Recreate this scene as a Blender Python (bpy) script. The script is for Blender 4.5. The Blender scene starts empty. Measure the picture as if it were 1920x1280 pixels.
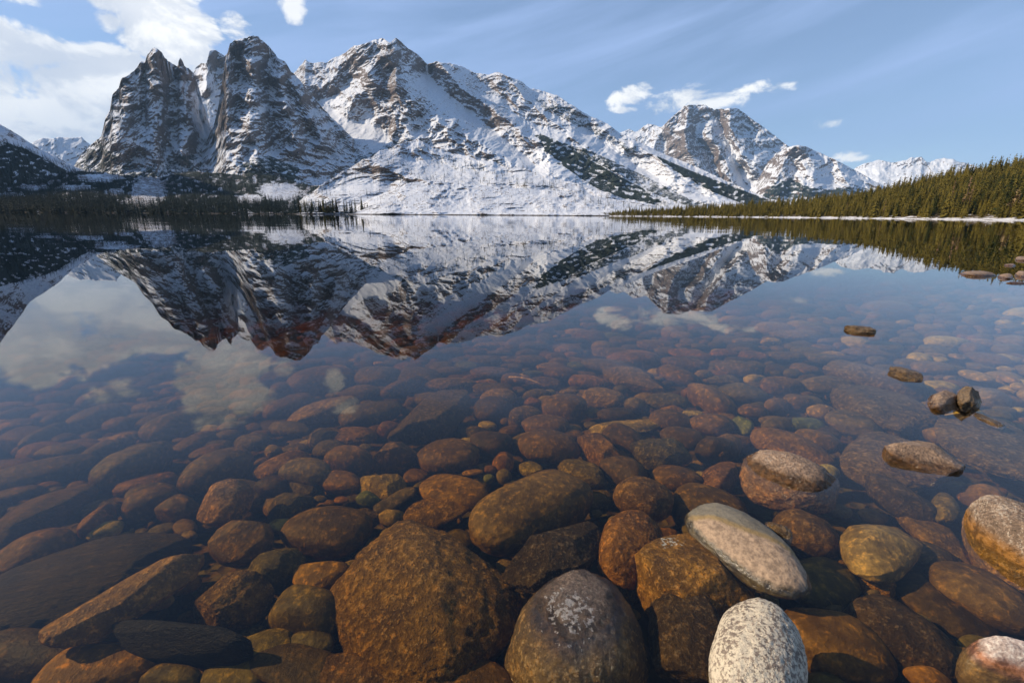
import bpy, math, random
import numpy as np
from mathutils import Matrix, Vector

# ---------------------------------------------------------------- camera
sc = bpy.context.scene
COL = sc.collection
W0, H0, F0 = 1920.0, 1280.0, 830.0
PITCH, ROLL, CAM_Z = math.radians(15.95), math.radians(0.37), 1.0
cp, sp_ = math.cos(PITCH), math.sin(PITCH)
_fw = np.array([0, cp, -sp_]); _up = np.array([0, sp_, cp]); _rt = np.array([1.0, 0, 0])
CR = math.cos(ROLL) * _rt + math.sin(ROLL) * _up
CU = math.cos(ROLL) * _up - math.sin(ROLL) * _rt
CW = _fw
CAM = np.array([0.0, 0.0, CAM_Z])
cam_data = bpy.data.cameras.new('camera')
cam_data.sensor_width = 36.0
cam_data.lens = F0 / W0 * 36.0
cam_data.clip_start = 0.02
cam_data.clip_end = 60000.0
cam = bpy.data.objects.new('camera', cam_data)
COL.objects.link(cam)
cam.matrix_world = Matrix((
    (CR[0], CU[0], -CW[0], 0), (CR[1], CU[1], -CW[1], 0), (CR[2], CU[2], -CW[2], CAM_Z), (0, 0, 0, 1)))
sc.camera = cam

def ray(px, py):
    px = np.asarray(px, float); py = np.asarray(py, float)
    d = (px - W0/2)[..., None]*CR + (H0/2 - py)[..., None]*CU + F0*CW
    return d / np.linalg.norm(d, axis=-1, keepdims=True)

def horizon(px):
    """photo row of the true horizon at column px"""
    return H0/2 - F0*math.tan(PITCH)/math.cos(ROLL) + (np.asarray(px, float) - W0/2)*math.tan(ROLL)

def az_el(px, py):
    d = ray(px, py)
    return math.atan2(d[0], d[1]), math.asin(d[2])

# ---------------------------------------------------------------- sky, sun, exposure
SUN_AZ = math.radians(-84.0)      # from the view direction (+Y), negative = left
SUN_EL = math.radians(31.0)
world = bpy.data.worlds.new('World'); sc.world = world
world.use_nodes = True
nt = world.node_tree; nt.nodes.clear()
class G:
    """small helper to write node graphs"""
    def __init__(s, nt): s.nt = nt
    def n(s, t, **kw):
        o = s.nt.nodes.new(t)
        for k, v in kw.items(): setattr(o, k, v)
        return o
    def put(s, sock, v):
        if isinstance(v, bpy.types.NodeSocket): s.nt.links.new(v, sock)
        elif v is not None:
            if isinstance(v, (tuple, list)) and len(v) == 3 and sock.type == 'RGBA': v = (*v, 1)
            sock.default_value = v
    def m(s, op, a, b=None, c=None, clamp=False):
        o = s.n('ShaderNodeMath', operation=op, use_clamp=clamp)
        s.put(o.inputs[0], a); s.put(o.inputs[1], b); s.put(o.inputs[2], c)
        return o.outputs[0]
    def v(s, op, a, b=None):
        o = s.n('ShaderNodeVectorMath', operation=op)
        s.put(o.inputs[0], a)
        if op == 'SCALE': s.put(o.inputs['Scale'], b)
        else: s.put(o.inputs[1], b)
        return o.outputs['Value'] if op in ('LENGTH', 'DOT_PRODUCT') else o.outputs[0]
    def mix(s, f, a, b, t='RGBA', blend='MIX'):
        o = s.n('ShaderNodeMix', data_type=t, blend_type=blend) if t == 'RGBA' else s.n('ShaderNodeMix', data_type=t)
        i = {'RGBA': (6, 7, 2), 'FLOAT': (2, 3, 0), 'VECTOR': (4, 5, 1)}[t]
        s.put(o.inputs[0], f); s.put(o.inputs[i[0]], a); s.put(o.inputs[i[1]], b)
        return o.outputs[i[2]]
    def noise(s, vec, scale=1.0, detail=4, rough=0.5, w=None, dist=0.0, color=False):
        o = s.n('ShaderNodeTexNoise', noise_dimensions='4D' if w is not None else '3D')
        s.put(o.inputs['Vector'], vec); s.put(o.inputs['Scale'], scale); s.put(o.inputs['Detail'], detail)
        s.put(o.inputs['Roughness'], rough); s.put(o.inputs['Distortion'], dist)
        if w is not None: s.put(o.inputs['W'], w)
        return o.outputs[1 if color else 0]
    def ramp(s, x, lo, hi, a=0.0, b=1.0, smooth=True):
        o = s.n('ShaderNodeMapRange', interpolation_type='SMOOTHSTEP' if smooth else 'LINEAR')
        for k, q in zip(('Value', 'From Min', 'From Max', 'To Min', 'To Max'), (x, lo, hi, a, b)): s.put(o.inputs[k], q)
        return o.outputs[0]
    def comb(s, x, y, z):
        o = s.n('ShaderNodeCombineXYZ')
        for i, q in enumerate((x, y, z)): s.put(o.inputs[i], q)
        return o.outputs[0]
    def sep(s, x):
        o = s.n('ShaderNodeSeparateXYZ'); s.put(o.inputs[0], x); return o.outputs

g = G(nt)
sky = g.n('ShaderNodeTexSky', sky_type='NISHITA')
sky.sun_disc = False
sky.sun_elevation = SUN_EL
sky.sun_rotation = SUN_AZ
sky.altitude = 2000; sky.air_density = 1.0; sky.dust_density = 0.3; sky.ozone_density = 1.5
SKY_STRENGTH = 0.12
tc = g.n('ShaderNodeTexCoord').outputs['Generated']
dx, dy, dz = g.sep(tc)
az = g.m('ARCTAN2', dx, dy)
el = g.m('ARCSINE', dz)
# cumulus banks: centres and radii in photo pixels turned into azimuth / elevation
CL = [  # px, py, rx, ry, strength
    (40, 135, 125, 80, 1.5), (140, 164, 145, 68, 1.6), (235, 147, 98, 50, 1.4), (0, 215, 160, 50, 1.1), (120, 228, 140, 44, 1.1),
    (-60, 120, 120, 90, 1.0), (-120, 60, 120, 60, .9), (30, 70, 30, 25, .5),
    (315, 55, 85, 80, 1.5), (352, 110, 65, 55, 1.3), (285, 5, 80, 55, 1.3), (300, -60, 95, 60, .9), (380, 60, 35, 45, .7), (235, -35, 45, 30, .7),
    (195, 5, 40, 20, .48), (202, 38, 30, 20, .48), (440, 47, 34, 24, .42), (535, 6, 26, 32, .40), (30, -30, 60, 30, .55), (560, -55, 40, 24, .5),
    (1182, 186, 32, 20, .46), (1203, 168, 22, 16, .42), (1240, 200, 40, 20, .44), (1285, 186, 46, 24, .52), (1345, 186, 60, 16, .33), (1400, 168, 60, 10, .2),
    (1597, 293, 36, 11, .6), (1585, 296, 20, 9, .5), (1560, 232, 34, 11, .35), (1175, 205, 30, 7, .55)]
cov = None
for (bx, by, rx, ry, st) in CL:
    a0, e0 = az_el(bx, by); a1, _ = az_el(bx + rx, by); a2, _ = az_el(bx - rx, by); _, e1 = az_el(bx, by - ry); _, e2 = az_el(bx, by + ry)
    u = g.m('MULTIPLY_ADD', az, 2/(a1-a2), -a0*2/(a1-a2))
    w = g.m('MULTIPLY_ADD', el, 2/(e1-e2), -e0*2/(e1-e2))
    d = g.m('ADD', g.m('MULTIPLY', u, u), g.m('MULTIPLY', w, w))
    d = g.m('MULTIPLY_ADD', d, -st*0.8, st)
    cov = d if cov is None else g.m('MAXIMUM', cov, d)
cov = g.m('MULTIPLY', g.m('MINIMUM', g.m('MAXIMUM', cov, -1.2), 0.78), 1.25)
nv = g.v('MULTIPLY', tc, (1, 1, 1.5))
n1 = g.noise(nv, 11.0, 9, 0.6, dist=0.35)
n2 = g.noise(g.v('ADD', nv, (-0.02, 0.0, 0.035)), 11.0, 6, 0.57, dist=0.35)
dens = g.m('ADD', cov, g.m('MULTIPLY_ADD', n1, 4.6, -2.30))
cloud = g.ramp(dens, -0.05, 0.60)
shade = g.ramp(g.m('SUBTRACT', n1, n2), -0.10, 0.10)
body = g.ramp(g.noise(nv, 5.0, 5, 0.5), 0.35, 0.7)
shade = g.m('MULTIPLY_ADD', body, -0.45, g.m('MULTIPLY_ADD', shade, 0.55, 0.45), clamp=True)
ccol = g.mix(shade, (0.64, 0.68, 0.76), (1.22, 1.18, 1.10))
# thin high veil in long streaks
rot = g.n('ShaderNodeVectorRotate', rotation_type='Z_AXIS'); g.put(rot.inputs['Vector'], g.comb(az, el, 0.0)); g.put(rot.inputs['Angle'], math.radians(-14))
vv = g.v('MULTIPLY', rot.outputs[0], (1.0, 7.0, 1.0))
veil = g.ramp(g.noise(vv, 1.6, 7, 0.55, dist=0.4), 0.34, 0.72)
veil = g.m('MULTIPLY', veil, g.ramp(el, 0.0, 0.30, 0.5, 1.0))
vfade = g.ramp(el, 0.36, 0.64, 1.0, 0.0)
skyc = g.v('SCALE', sky.outputs[0], SKY_STRENGTH)
skyc = g.mix(g.m('MULTIPLY', vfade, g.m('MULTIPLY_ADD', veil, 0.62, 0.22)), skyc, (0.38, 0.52, 0.85))
out = g.mix(g.m('MULTIPLY', cloud, 0.94), skyc, ccol)
bg = g.n('ShaderNodeBackground'); g.put(bg.inputs[0], out); bg.inputs[1].default_value = 1.0
wo = g.n('ShaderNodeOutputWorld'); nt.links.new(bg.outputs[0], wo.inputs[0])

sun_data = bpy.data.lights.new('sun', 'SUN')
sun_data.energy = 5.0; sun_data.angle = math.radians(0.5); sun_data.color = (1.0, 0.84, 0.63)
sun = bpy.data.objects.new('sun', sun_data); COL.objects.link(sun)
sd = Vector((math.sin(SUN_AZ)*math.cos(SUN_EL), math.cos(SUN_AZ)*math.cos(SUN_EL), math.sin(SUN_EL)))
sun.rotation_euler = sd.to_track_quat('Z', 'Y').to_euler()
sun.location = (-20, 5, 30)
vs = sc.view_settings
vs.view_transform = 'Standard'; vs.look = 'None'; vs.exposure = 0.30; vs.gamma = 1.0; vs.use_curve_mapping = False
sc.render.engine = 'CYCLES'
cy = sc.cycles
cy.max_bounces = 8; cy.diffuse_bounces = 2; cy.glossy_bounces = 3; cy.transparent_max_bounces = 12; cy.transmission_bounces = 4; cy.volume_bounces = 0
cy.use_denoising = True; cy.denoiser = 'OPENIMAGEDENOISE'; cy.denoising_input_passes = 'RGB_ALBEDO_NORMAL'; cy.denoising_prefilter = 'ACCURATE'; cy.caustics_reflective = False; cy.caustics_refractive = False

# ---------------------------------------------------------------- helpers
RNG = np.random.default_rng(7)
_perm = np.random.default_rng(3).permutation(512).astype(np.int64)
_perm = np.concatenate([_perm, _perm, _perm])
_g3 = np.random.default_rng(4).normal(size=(512, 3)); _g3 /= np.linalg.norm(_g3, axis=1, keepdims=True)
def perlin(p):
    """gradient noise, p (...,3) -> about -1..1"""
    i = np.floor(p).astype(np.int64); f = p - i; u = f*f*f*(f*(f*6-15)+10); i &= 511
    r = 0
    for a in (0, 1):
        for b in (0, 1):
            for c in (0, 1):
                h = _perm[_perm[_perm[(i[..., 0]+a) & 511] + ((i[..., 1]+b) & 511)] + ((i[..., 2]+c) & 511)]
                gr = _g3[h]
                d = gr[..., 0]*(f[..., 0]-a) + gr[..., 1]*(f[..., 1]-b) + gr[..., 2]*(f[..., 2]-c)
                wx = u[..., 0] if a else 1-u[..., 0]; wy = u[..., 1] if b else 1-u[..., 1]; wz = u[..., 2] if c else 1-u[..., 2]
                r = r + d*wx*wy*wz
    return r*1.6
def fbm(p, octs=5, gain=0.5, lac=2.03, ridged=False):
    r = 0; a = 1.0; t = 0; q = p
    for k in range(octs):
        n = perlin(q + k*17.3)
        if ridged: n = 1 - 2*np.abs(n)
        r = r + a*n; t += a; a *= gain; q = q*lac
    return r/t
def sstep(x, lo, hi):
    t = np.clip((x-lo)/(hi-lo), 0, 1); return t*t*(3-2*t)

def link(name, mesh, mats=(), parent=None):
    o = bpy.data.objects.new(name, mesh); COL.objects.link(o)
    for m_ in (mats if isinstance(mats, (list, tuple)) else [mats]):
        mesh.materials.append(m_)
    if parent is not None: o.parent = parent
    return o
def np_mesh(name, verts, faces, smooth=True, attrs=None):
    verts = np.ascontiguousarray(verts, dtype=np.float32); faces = np.asarray(faces, dtype=np.int32)
    m_ = bpy.data.meshes.new(name); k = faces.shape[1]
    m_.vertices.add(len(verts)); m_.vertices.foreach_set('co', verts.ravel())
    m_.loops.add(faces.size); m_.loops.foreach_set('vertex_index', faces.ravel())
    m_.polygons.add(len(faces))
    m_.polygons.foreach_set('loop_start', np.arange(0, faces.size, k, dtype=np.int32))
    m_.polygons.foreach_set('use_smooth', np.full(len(faces), smooth, dtype=bool))
    for nme, arr in (attrs or {}).items():
        a = m_.attributes.new(nme, 'FLOAT', 'POINT'); a.data.foreach_set('value', np.asarray(arr, np.float32).ravel())
    m_.update(calc_edges=True)
    return m_
def tag(o, label=None, cat=None, group=None, kind=None):
    if label: o['label'] = label
    if cat: o['category'] = cat
    if group: o['group'] = group
    if kind: o['kind'] = kind
    return o
def new_mat(name):
    m_ = bpy.data.materials.new(name); m_.use_nodes = True; m_.node_tree.nodes.clear()
    gg = G(m_.node_tree)
    o = gg.n('ShaderNodeOutputMaterial')
    return m_, gg, o
def grid_faces(nr, nc):
    idx = np.arange(nr*nc).reshape(nr, nc)
    return np.stack([idx[:-1, :-1], idx[:-1, 1:], idx[1:, 1:], idx[1:, :-1]], -1).reshape(-1, 4)

# ---------------------------------------------------------------- materials of the land
def mountain_mat():
    m_, g, o = new_mat('snowy_rock')
    pos = g.n('ShaderNodeNewGeometry').outputs['Position']
    rk = g.n('ShaderNodeAttribute', attribute_name='rock').outputs['Fac']
    fo = g.n('ShaderNodeAttribute', attribute_name='forest').outputs['Fac']
    st = g.n('ShaderNodeAttribute', attribute_name='scale').outputs['Fac']   # metres per feature
    p = g.v('SCALE', pos, g.m('DIVIDE', 1.0, st))
    # strata tilt: stretched along the dip
    rot = g.n('ShaderNodeVectorRotate', rotation_type='Y_AXIS'); g.put(rot.inputs['Vector'], p); g.put(rot.inputs['Angle'], math.radians(48))
    q = g.v('MULTIPLY', rot.outputs[0], (0.42, 0.95, 1.5))
    a = g.noise(q, 1.0, 9, 0.62, dist=0.5)
    b = g.noise(p, 0.23, 6, 0.6)
    c = g.noise(p, 3.1, 5, 0.6)
    f = g.m('ADD', g.m('ADD', g.m('MULTIPLY', a, 0.78), g.m('MULTIPLY', b, 0.22)), g.m('MULTIPLY_ADD', c, 0.62, -0.31))
    nz = g.sep(g.n('ShaderNodeNewGeometry').outputs['Normal'])[2]
    f = g.m('ADD', f, g.m('MULTIPLY_ADD', rk, 0.50, -0.25))
    f = g.m('ADD', f, g.m('MULTIPLY_ADD', nz, -0.24, 0.13))
    rock = g.ramp(f, 0.475, 0.535)
    rc1 = g.mix(g.ramp(g.noise(p, 1.7, 6, 0.65), 0.35, 0.65), (0.075, 0.075, 0.095), (0.29, 0.225, 0.18))
    rc = g.mix(g.ramp(b, 0.42, 0.6), rc1, (0.17, 0.13, 0.11))
    sn = g.mix(g.ramp(c, 0.3, 0.7), (0.62, 0.66, 0.74), (0.84, 0.86, 0.90))
    col = g.mix(rock, sn, rc)
    fm = g.ramp(g.m('ADD', fo, g.m('MULTIPLY_ADD', g.noise(p, 0.9, 7, 0.7), 1.15, -0.575)), 0.32, 0.50)
    col = g.mix(fm, col, (0.022, 0.033, 0.028))
    zz = g.sep(pos)[2]     # dark strand of stones and driftwood along the water
    col = g.mix(g.ramp(g.m('ADD', zz, g.m('MULTIPLY_ADD', g.noise(pos, 0.05, 5, .7), 3.0, -1.5)), 1.5, 0.7), col, (0.07, 0.055, 0.04))
    bs = g.n('ShaderNodeBsdfPrincipled'); g.put(bs.inputs['Base Color'], col); bs.inputs['Roughness'].default_value = 0.85
    bs.inputs['Specular IOR Level'].default_value = 0.15
    bp = g.n('ShaderNodeBump'); bp.inputs['Strength'].default_value = 1.0
    g.put(bp.inputs['Distance'], g.m('MULTIPLY', st, g.m('MULTIPLY_ADD', rock, 0.40, 0.06))); g.put(bp.inputs['Height'], g.m('ADD', a, g.m('MULTIPLY', c, 0.4)))
    g.put(bs.inputs['Normal'], bp.outputs[0])
    g.nt.links.new(bs.outputs[0], o.inputs[0])
    return m_
MAT_MT = mountain_mat()

def bank_mat():
    """snow patches over brown ground, for the shores"""
    m_, g, o = new_mat('snowy_bank')
    pos = g.n('ShaderNodeNewGeometry').outputs['Position']
    z = g.sep(pos)[2]
    n = g.noise(pos, 0.12, 7, 0.65)
    s = g.ramp(g.m('ADD', n, g.ramp(z, 0.3, 2.0, 0.05, -0.10)), 0.47, 0.50)
    gr = g.mix(g.noise(pos, 0.5, 6, 0.7), (0.06, 0.045, 0.022), (0.17, 0.12, 0.06))
    col = g.mix(s, gr, (0.80, 0.80, 0.83))
    bs = g.n('ShaderNodeBsdfPrincipled'); g.put(bs.inputs['Base Color'], col); bs.inputs['Roughness'].default_value = 0.9
    bp = g.n('ShaderNodeBump'); bp.inputs['Distance'].default_value = 0.6; g.put(bp.inputs['Height'], n); g.put(bs.inputs['Normal'], bp.outputs[0])
    g.nt.links.new(bs.outputs[0], o.inputs[0])
    return m_
MAT_BANK = bank_mat()

# ---------------------------------------------------------------- mountains
def poly_dist(px, py, pts):
    """distance to a polyline, and position 0..1 along it"""
    best = np.full(px.shape, 1e9); sgn = np.zeros(px.shape); tt = np.zeros(px.shape)
    n = len(pts)-1
    for k in range(n):
        (x0, y0), (x1, y1) = pts[k][:2], pts[k+1][:2]
        dx, dy = x1-x0, y1-y0; L2 = dx*dx+dy*dy
        t = np.clip(((px-x0)*dx+(py-y0)*dy)/L2, 0, 1)
        d = np.hypot(px-x0-t*dx, py-y0-t*dy)
        m_ = d < best
        best = np.where(m_, d, best); tt = np.where(m_, (k+t)/n, tt)
    return best, tt
def in_poly(px, py, pts):
    r = np.zeros(px.shape, bool); n = len(pts)
    for k in range(n):
        x0, y0 = pts[k]; x1, y1 = pts[(k+1) % n]
        if y0 == y1: continue
        c = ((y0 > py) != (y1 > py)) & (px < (x1-x0)*(py-y0)/(y1-y0)+x0)
        r ^= c
    return r

class Relief: pass
def mountain(name, label, crest, Dc, Db, base=4.0, ridges=(), rock=0.5, paint=(), forest=(), clear=(), slab_k=.20, amp=90, lam=500, feat=30,
             step=1.5, rows=200, jag=1.6, power=0.7, back=1200, seed=0, mat=None, cat='mountain', tilt=0.0, gain=0.58, aniso=(1, 1, 1.0)):
    crest = np.array(crest, float)
    x0, x1 = crest[0, 0], crest[-1, 0]
    nc = int((x1-x0)/step)+1
    px = np.linspace(x0, x1, nc)
    pc = np.interp(px, crest[:, 0], crest[:, 1])
    fade = np.minimum(1, np.minimum(px-x0, x1-px)/15+0.2)
    q = np.stack([px/22.0, np.full(nc, seed*3.7), np.zeros(nc)], -1)
    pb = horizon(px)+base
    pcs = np.minimum(pc, pb-1.5)
    pc = np.minimum(pcs - jag*fade*fbm(q, 5, 0.62, ridged=True)*2.0, pb-1.2)
    def itp(v):
        if np.isscalar(v): return np.full(nc, float(v))
        v = np.array(v, float); return np.interp(px, v[:, 0], v[:, 1])
    Dcv, Dbv = itp(Dc), itp(Db)
    s = np.linspace(0, 1, rows)[:, None]
    PX = np.broadcast_to(px, (rows, nc)); PY = pb + (pcs-pb)*s + (pc-pcs)*s**8
    D = Dbv + (Dcv-Dbv)*s**power
    d = ray(PX, PY); hz = np.hypot(d[..., 0], d[..., 1])
    m_per_px = np.mean(Dcv)/F0
    X = PX*m_per_px; Z = -PY*m_per_px
    wp = fbm(np.stack([X/lam*.7, Z/lam*.7, np.full(X.shape, seed+5.5)], -1), 3)*0.6
    N = np.stack([(X/lam+wp)*aniso[0], D/lam*0.6+seed*1.31, (Z/lam+wp*.5)*aniso[2]], -1)
    env = sstep(s, 0.0, 0.12)*np.ones((1, nc))
    r1 = fbm(N, 8, gain, ridged=True)
    # slabs dipping down to the right, as the rock beds do
    du = (X*0.62 - Z*0.78)/(lam*.30); dv = (X*0.78 + Z*0.62)/(lam*1.5)
    slab = fbm(np.stack([du+wp*2, dv, np.full(X.shape, seed*2.1)], -1), 5, .6, ridged=True)
    rel = env*(amp*r1 + amp*slab_k*slab)
    for (ra, rw, pts, *ex) in ridges:
        dd, t = poly_dist(PX+wp*22+r1*rw*.35, PY+wp*10, pts)
        a0, a1 = (ra if isinstance(ra, (tuple, list)) else (ra, ra))
        prof = np.clip(1-dd/(rw*1.35), 0, 1); prof = prof*(0.85+0.3*r1)*0.8
        rel = rel + (a0+(a1-a0)*t)*prof*env
    D = D - rel + tilt*(PX-x0)
    P = CAM + d/hz[..., None]*D[..., None]
    R = Relief(); R.px, R.py, R.P = PX, PY, P
    # ground normal -> exposed rock where steep
    e1 = np.gradient(P, axis=1); e2 = np.gradient(P, axis=0); nn = np.cross(e1, e2); nn /= np.linalg.norm(nn, axis=-1, keepdims=True)+1e-9
    steep = 1-np.abs(nn[..., 2])
    rk = rock + (np.clip(steep, 0, .9)-0.5)*0.35 + 0.22*r1
    for (cx, cy, rx, ry, ang, val, wgt) in paint:
        ca, sa = math.cos(math.radians(ang)), math.sin(math.radians(ang))
        u = ((PX-cx)*ca - (PY-cy)*sa)/rx; v = ((PX-cx)*sa + (PY-cy)*ca)/ry
        k = wgt*sstep(1.35-np.sqrt(u*u+v*v)+wp*.5, 0, 0.7)
        rk = rk*(1-k)+val*k
    rk = np.clip(rk, 0.0, 0.85)
    fo = np.zeros(PX.shape)
    wob = fbm(np.stack([PX/22, PY/9, np.full(PX.shape, seed+1.0)], -1), 5, .6)*26
    for (val, pts) in forest:
        fo = np.maximum(fo, (val*.72+.15*r1)*sstep(perlin(np.stack([PX/11, PY/6, np.full(PX.shape, 8.8)], -1)), -.75, -.1)*in_poly(PX+wob, PY+wob*.4, pts))
    for (cx, cy, rx, ry) in clear:
        fo = fo*(1-.95*sstep(1.15-np.hypot((PX-cx+wob*.6)/rx, (PY-cy+wob*.2)/ry)+.75*fbm(np.stack([PX/13, PY/5, np.full(PX.shape, 3.3)], -1), 5, .65), 0, .25))
    R.fo = fo
    # far side of the mountain
    nb = 10
    extra = []
    top = P[-1]; dh = d[-1, :, :2]/hz[-1][:, None]
    for k in range(1, nb+1):
        t = k/nb
        z = top[:, 2]*(1-t)**1.3 - 3*t
        z = z + top[:, 2]*0.05*perlin(np.stack([px/30, np.full(nc, t*4+seed), np.zeros(nc)], -1))*math.sin(t*3.1)
        extra.append(np.stack([top[:, 0]+dh[:, 0]*back*t, top[:, 1]+dh[:, 1]*back*t, z-(8*t)], -1))
    V = np.concatenate([P, np.stack(extra)], 0)
    pad = lambda a: np.concatenate([a, np.repeat(a[-1:], nb, 0)], 0)
    me = np_mesh(name, V.reshape(-1, 3), grid_faces(rows+nb, nc), True,
                 {'rock': pad(rk), 'forest': pad(fo), 'scale': np.full((rows+nb)*nc, feat)})
    ob = link(name, me, mat or MAT_MT)
    tag(ob, label, cat, None, 'structure')
    R.ob = ob; R.x0 = x0; R.step = (x1-x0)/(nc-1); R.pc = pc; R.pcs = pcs; R.pb = pb; R.rows = rows; R.nc = nc
    return R
def on_relief(R, px, py):
    """world points of a relief at photo columns/rows"""
    i = np.clip((px-R.x0)/R.step, 0, R.nc-1.001); i0 = i.astype(int); f = (i-i0)
    pc = R.pcs[i0]*(1-f)+R.pcs[i0+1]*f; pb = R.pb[i0]*(1-f)+R.pb[i0+1]*f
    j = np.clip((py-pb)/(pc-pb)*(R.rows-1), 0, R.rows-1.001); j0 = j.astype(int); h = (j-j0)[:, None]; f = f[:, None]
    P = R.P
    ok = (py >= pc) & (py <= pb) & (px >= R.x0) & (px <= R.x0+R.step*(R.nc-1))
    return (P[j0, i0]*(1-f)+P[j0, i0+1]*f)*(1-h)+(P[j0+1, i0]*(1-f)+P[j0+1, i0+1]*f)*h, ok

RF = {}
# far range on the right
RF['far'] = mountain('far_range', 'low jagged snowy range far away between the pyramid peak and the forest', [(1560, 352), (1600, 320), (1621, 309), (1647, 302), (1672, 307), (1698, 303), (1711, 297), (1726, 296),
    (1740, 307), (1766, 299), (1787, 301), (1804, 307), (1840, 316), (1900, 330), (1960, 345)], 15000, 11000, rock=0.42, amp=330, lam=1500, feat=110, rows=120, back=3000, seed=1, jag=2.2,
    paint=[(1640, 330, 50, 20, 0, .2, .7)])
RF['moran'] = mountain('broad_peak', 'broad snowy peak with two summits beyond the long ridge', [(1120, 262), (1164, 250), (1179, 245), (1192, 250), (1215, 235), (1228, 238), (1241, 241), (1254, 228), (1271, 211), (1284, 201),
    (1300, 200), (1318, 199), (1330, 204), (1339, 207), (1352, 205), (1365, 204), (1386, 207), (1407, 224), (1437, 245), (1463, 265), (1480, 278), (1520, 300), (1580, 330), (1640, 352)], 9200, 6900,
    rock=0.40, amp=260, lam=800, feat=52, rows=230, seed=2, jag=2.2, back=2500,
    ridges=[(420, 26, [(1300, 200), (1290, 250), (1300, 300), (1330, 350)]), (380, 24, [(1375, 210), (1372, 250), (1392, 285), (1430, 310)]),
            (260, 18, [(1262, 225), (1235, 262), (1230, 290)]), (300, 17, [(1330, 215), (1338, 262), (1362, 300), (1380, 350)]), (-260, 20, [(1350, 225), (1362, 262), (1380, 300), (1410, 350)]),
            (-240, 16, [(1318, 215), (1312, 260), (1340, 330)])],
    paint=[(1400, 322, 24, 42, 35, .08, .85), (1374, 285, 9, 32, 12, .1, .8), (1312, 245, 8, 30, -18, .12, .8), (1340, 232, 7, 20, 20, .15, .7),
           (1290, 285, 28, 38, 0, .68, .8), (1328, 300, 20, 30, 0, .66, .6), (1395, 262, 20, 22, 0, .6, .6), (1440, 262, 30, 16, -35, .3, .6), (1300, 212, 30, 12, 0, .62, .6)],
    forest=[(.75, [(1330, 352), (1400, 362), (1470, 372), (1470, 402), (1300, 402)])])
RF['moransub'] = mountain('snowy_shoulder', 'rounded dark and white shoulder in front of the broad peak', [(1395, 372), (1420, 340), (1440, 305), (1463, 284), (1476, 277), (1493, 273), (1510, 275), (1544, 290), (1574, 305),
    (1604, 320), (1625, 332), (1647, 344), (1690, 366), (1720, 380)], 7600, 5800, rock=0.36, amp=170, lam=600, feat=42, rows=150, seed=3, jag=1.0, back=1500,
    ridges=[(320, 22, [(1493, 273), (1470, 310), (1455, 350)]), (300, 24, [(1510, 275), (1530, 310), (1530, 350)]), (200, 18, [(1570, 303), (1585, 340)])],
    paint=[(1500, 290, 40, 14, 0, .52, .7), (1470, 330, 14, 26, 20, .55, .6), (1518, 330, 30, 16, 0, .18, .6), (1590, 330, 40, 10, -28, .15, .6)],
    forest=[(.62, [(1440, 352), (1480, 330), (1500, 345), (1540, 356), (1620, 350), (1650, 380), (1420, 385)])])
# far pale ridge between the left slope and the first peak
RF['gap'] = mountain('pale_ridge', 'low pale snow ridge in the gap left of the first peak', [(40, 290), (63, 267), (80, 260), (95, 262), (110, 258), (130, 260), (153, 258), (163, 268), (190, 285), (230, 300)], 7200, 5500, rock=.2, amp=150, lam=600,
    feat=55, rows=110, seed=4, jag=1.0)
# summit towers behind the col
RF['col'] = mountain('col_towers', 'pair of small rock towers behind the snow gully between the two big peaks', [(345, 160), (363, 140), (367, 128), (377, 120), (387, 121), (389, 112), (393, 97), (403, 95), (412, 101), (420, 107), (427, 102), (440, 100), (470, 120), (500, 150)], 5000, 3900,
    rock=.45, amp=110, lam=330, feat=30, rows=240, seed=5, ridges=[(300, 12, [(395, 97), (392, 170)])], paint=[(395, 200, 22, 70, 8, .02, .9), (372, 150, 10, 18, 0, .3, .6)])
RF['left'] = mountain('jagged_peak', 'jagged rocky peak with a pinnacle, leftmost of the big peaks', [(128, 330), (150, 295), (165, 280), (180, 267), (190, 257), (194, 240), (197, 227), (203, 215), (207, 207), (208, 192), (211, 180), (218, 174), (223, 168), (225, 158), (229, 148), (240, 144),
    (250, 138), (257, 128), (263, 119), (272, 118), (275, 106), (279, 101), (285, 94), (290, 92), (297, 97), (303, 102), (309, 112), (316, 119), (326, 124), (333, 128), (335, 117), (338, 112), (342, 117), (346, 128), (354, 133), (363, 140),
    (372, 165), (380, 195), (392, 235), (405, 262), (430, 300)], 4000, 2500,
    rock=.36, slab_k=.14, amp=160, lam=300, feat=17, rows=330, seed=6, jag=2.6, power=.62, back=1200,
    ridges=[(420, 46, [(290, 92), (262, 150), (240, 200), (228, 262)]), (120, 20, [(300, 102), (305, 170), (300, 225), (290, 285)]), (150, 16, [(338, 112), (345, 180), (352, 240), (350, 290)]),
            (-130, 16, [(275, 130), (268, 180), (262, 230)]), (-110, 18, [(330, 150), (328, 220), (325, 300)]), (-150, 14, [(372, 165), (380, 230), (372, 290)]), (120, 14, [(212, 182), (205, 230), (195, 262)])],
    paint=[(262, 165, 16, 42, -10, .38, .6), (385, 232, 22, 60, 15, .03, .9), (310, 190, 20, 60, 10, .42, .6), (220, 268, 45, 18, 0, .22, .7), (280, 290, 60, 24, 0, .36, .7), (330, 302, 30, 10, 25, .4, .5), (250, 232, 22, 26, 0, .74, .7), (240, 165, 14, 40, 0, .66, .5)],
    forest=[(.5, [(150, 290), (190, 262), (200, 280), (230, 300), (300, 318), (340, 290), (370, 290), (372, 330), (140, 335)])])
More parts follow.
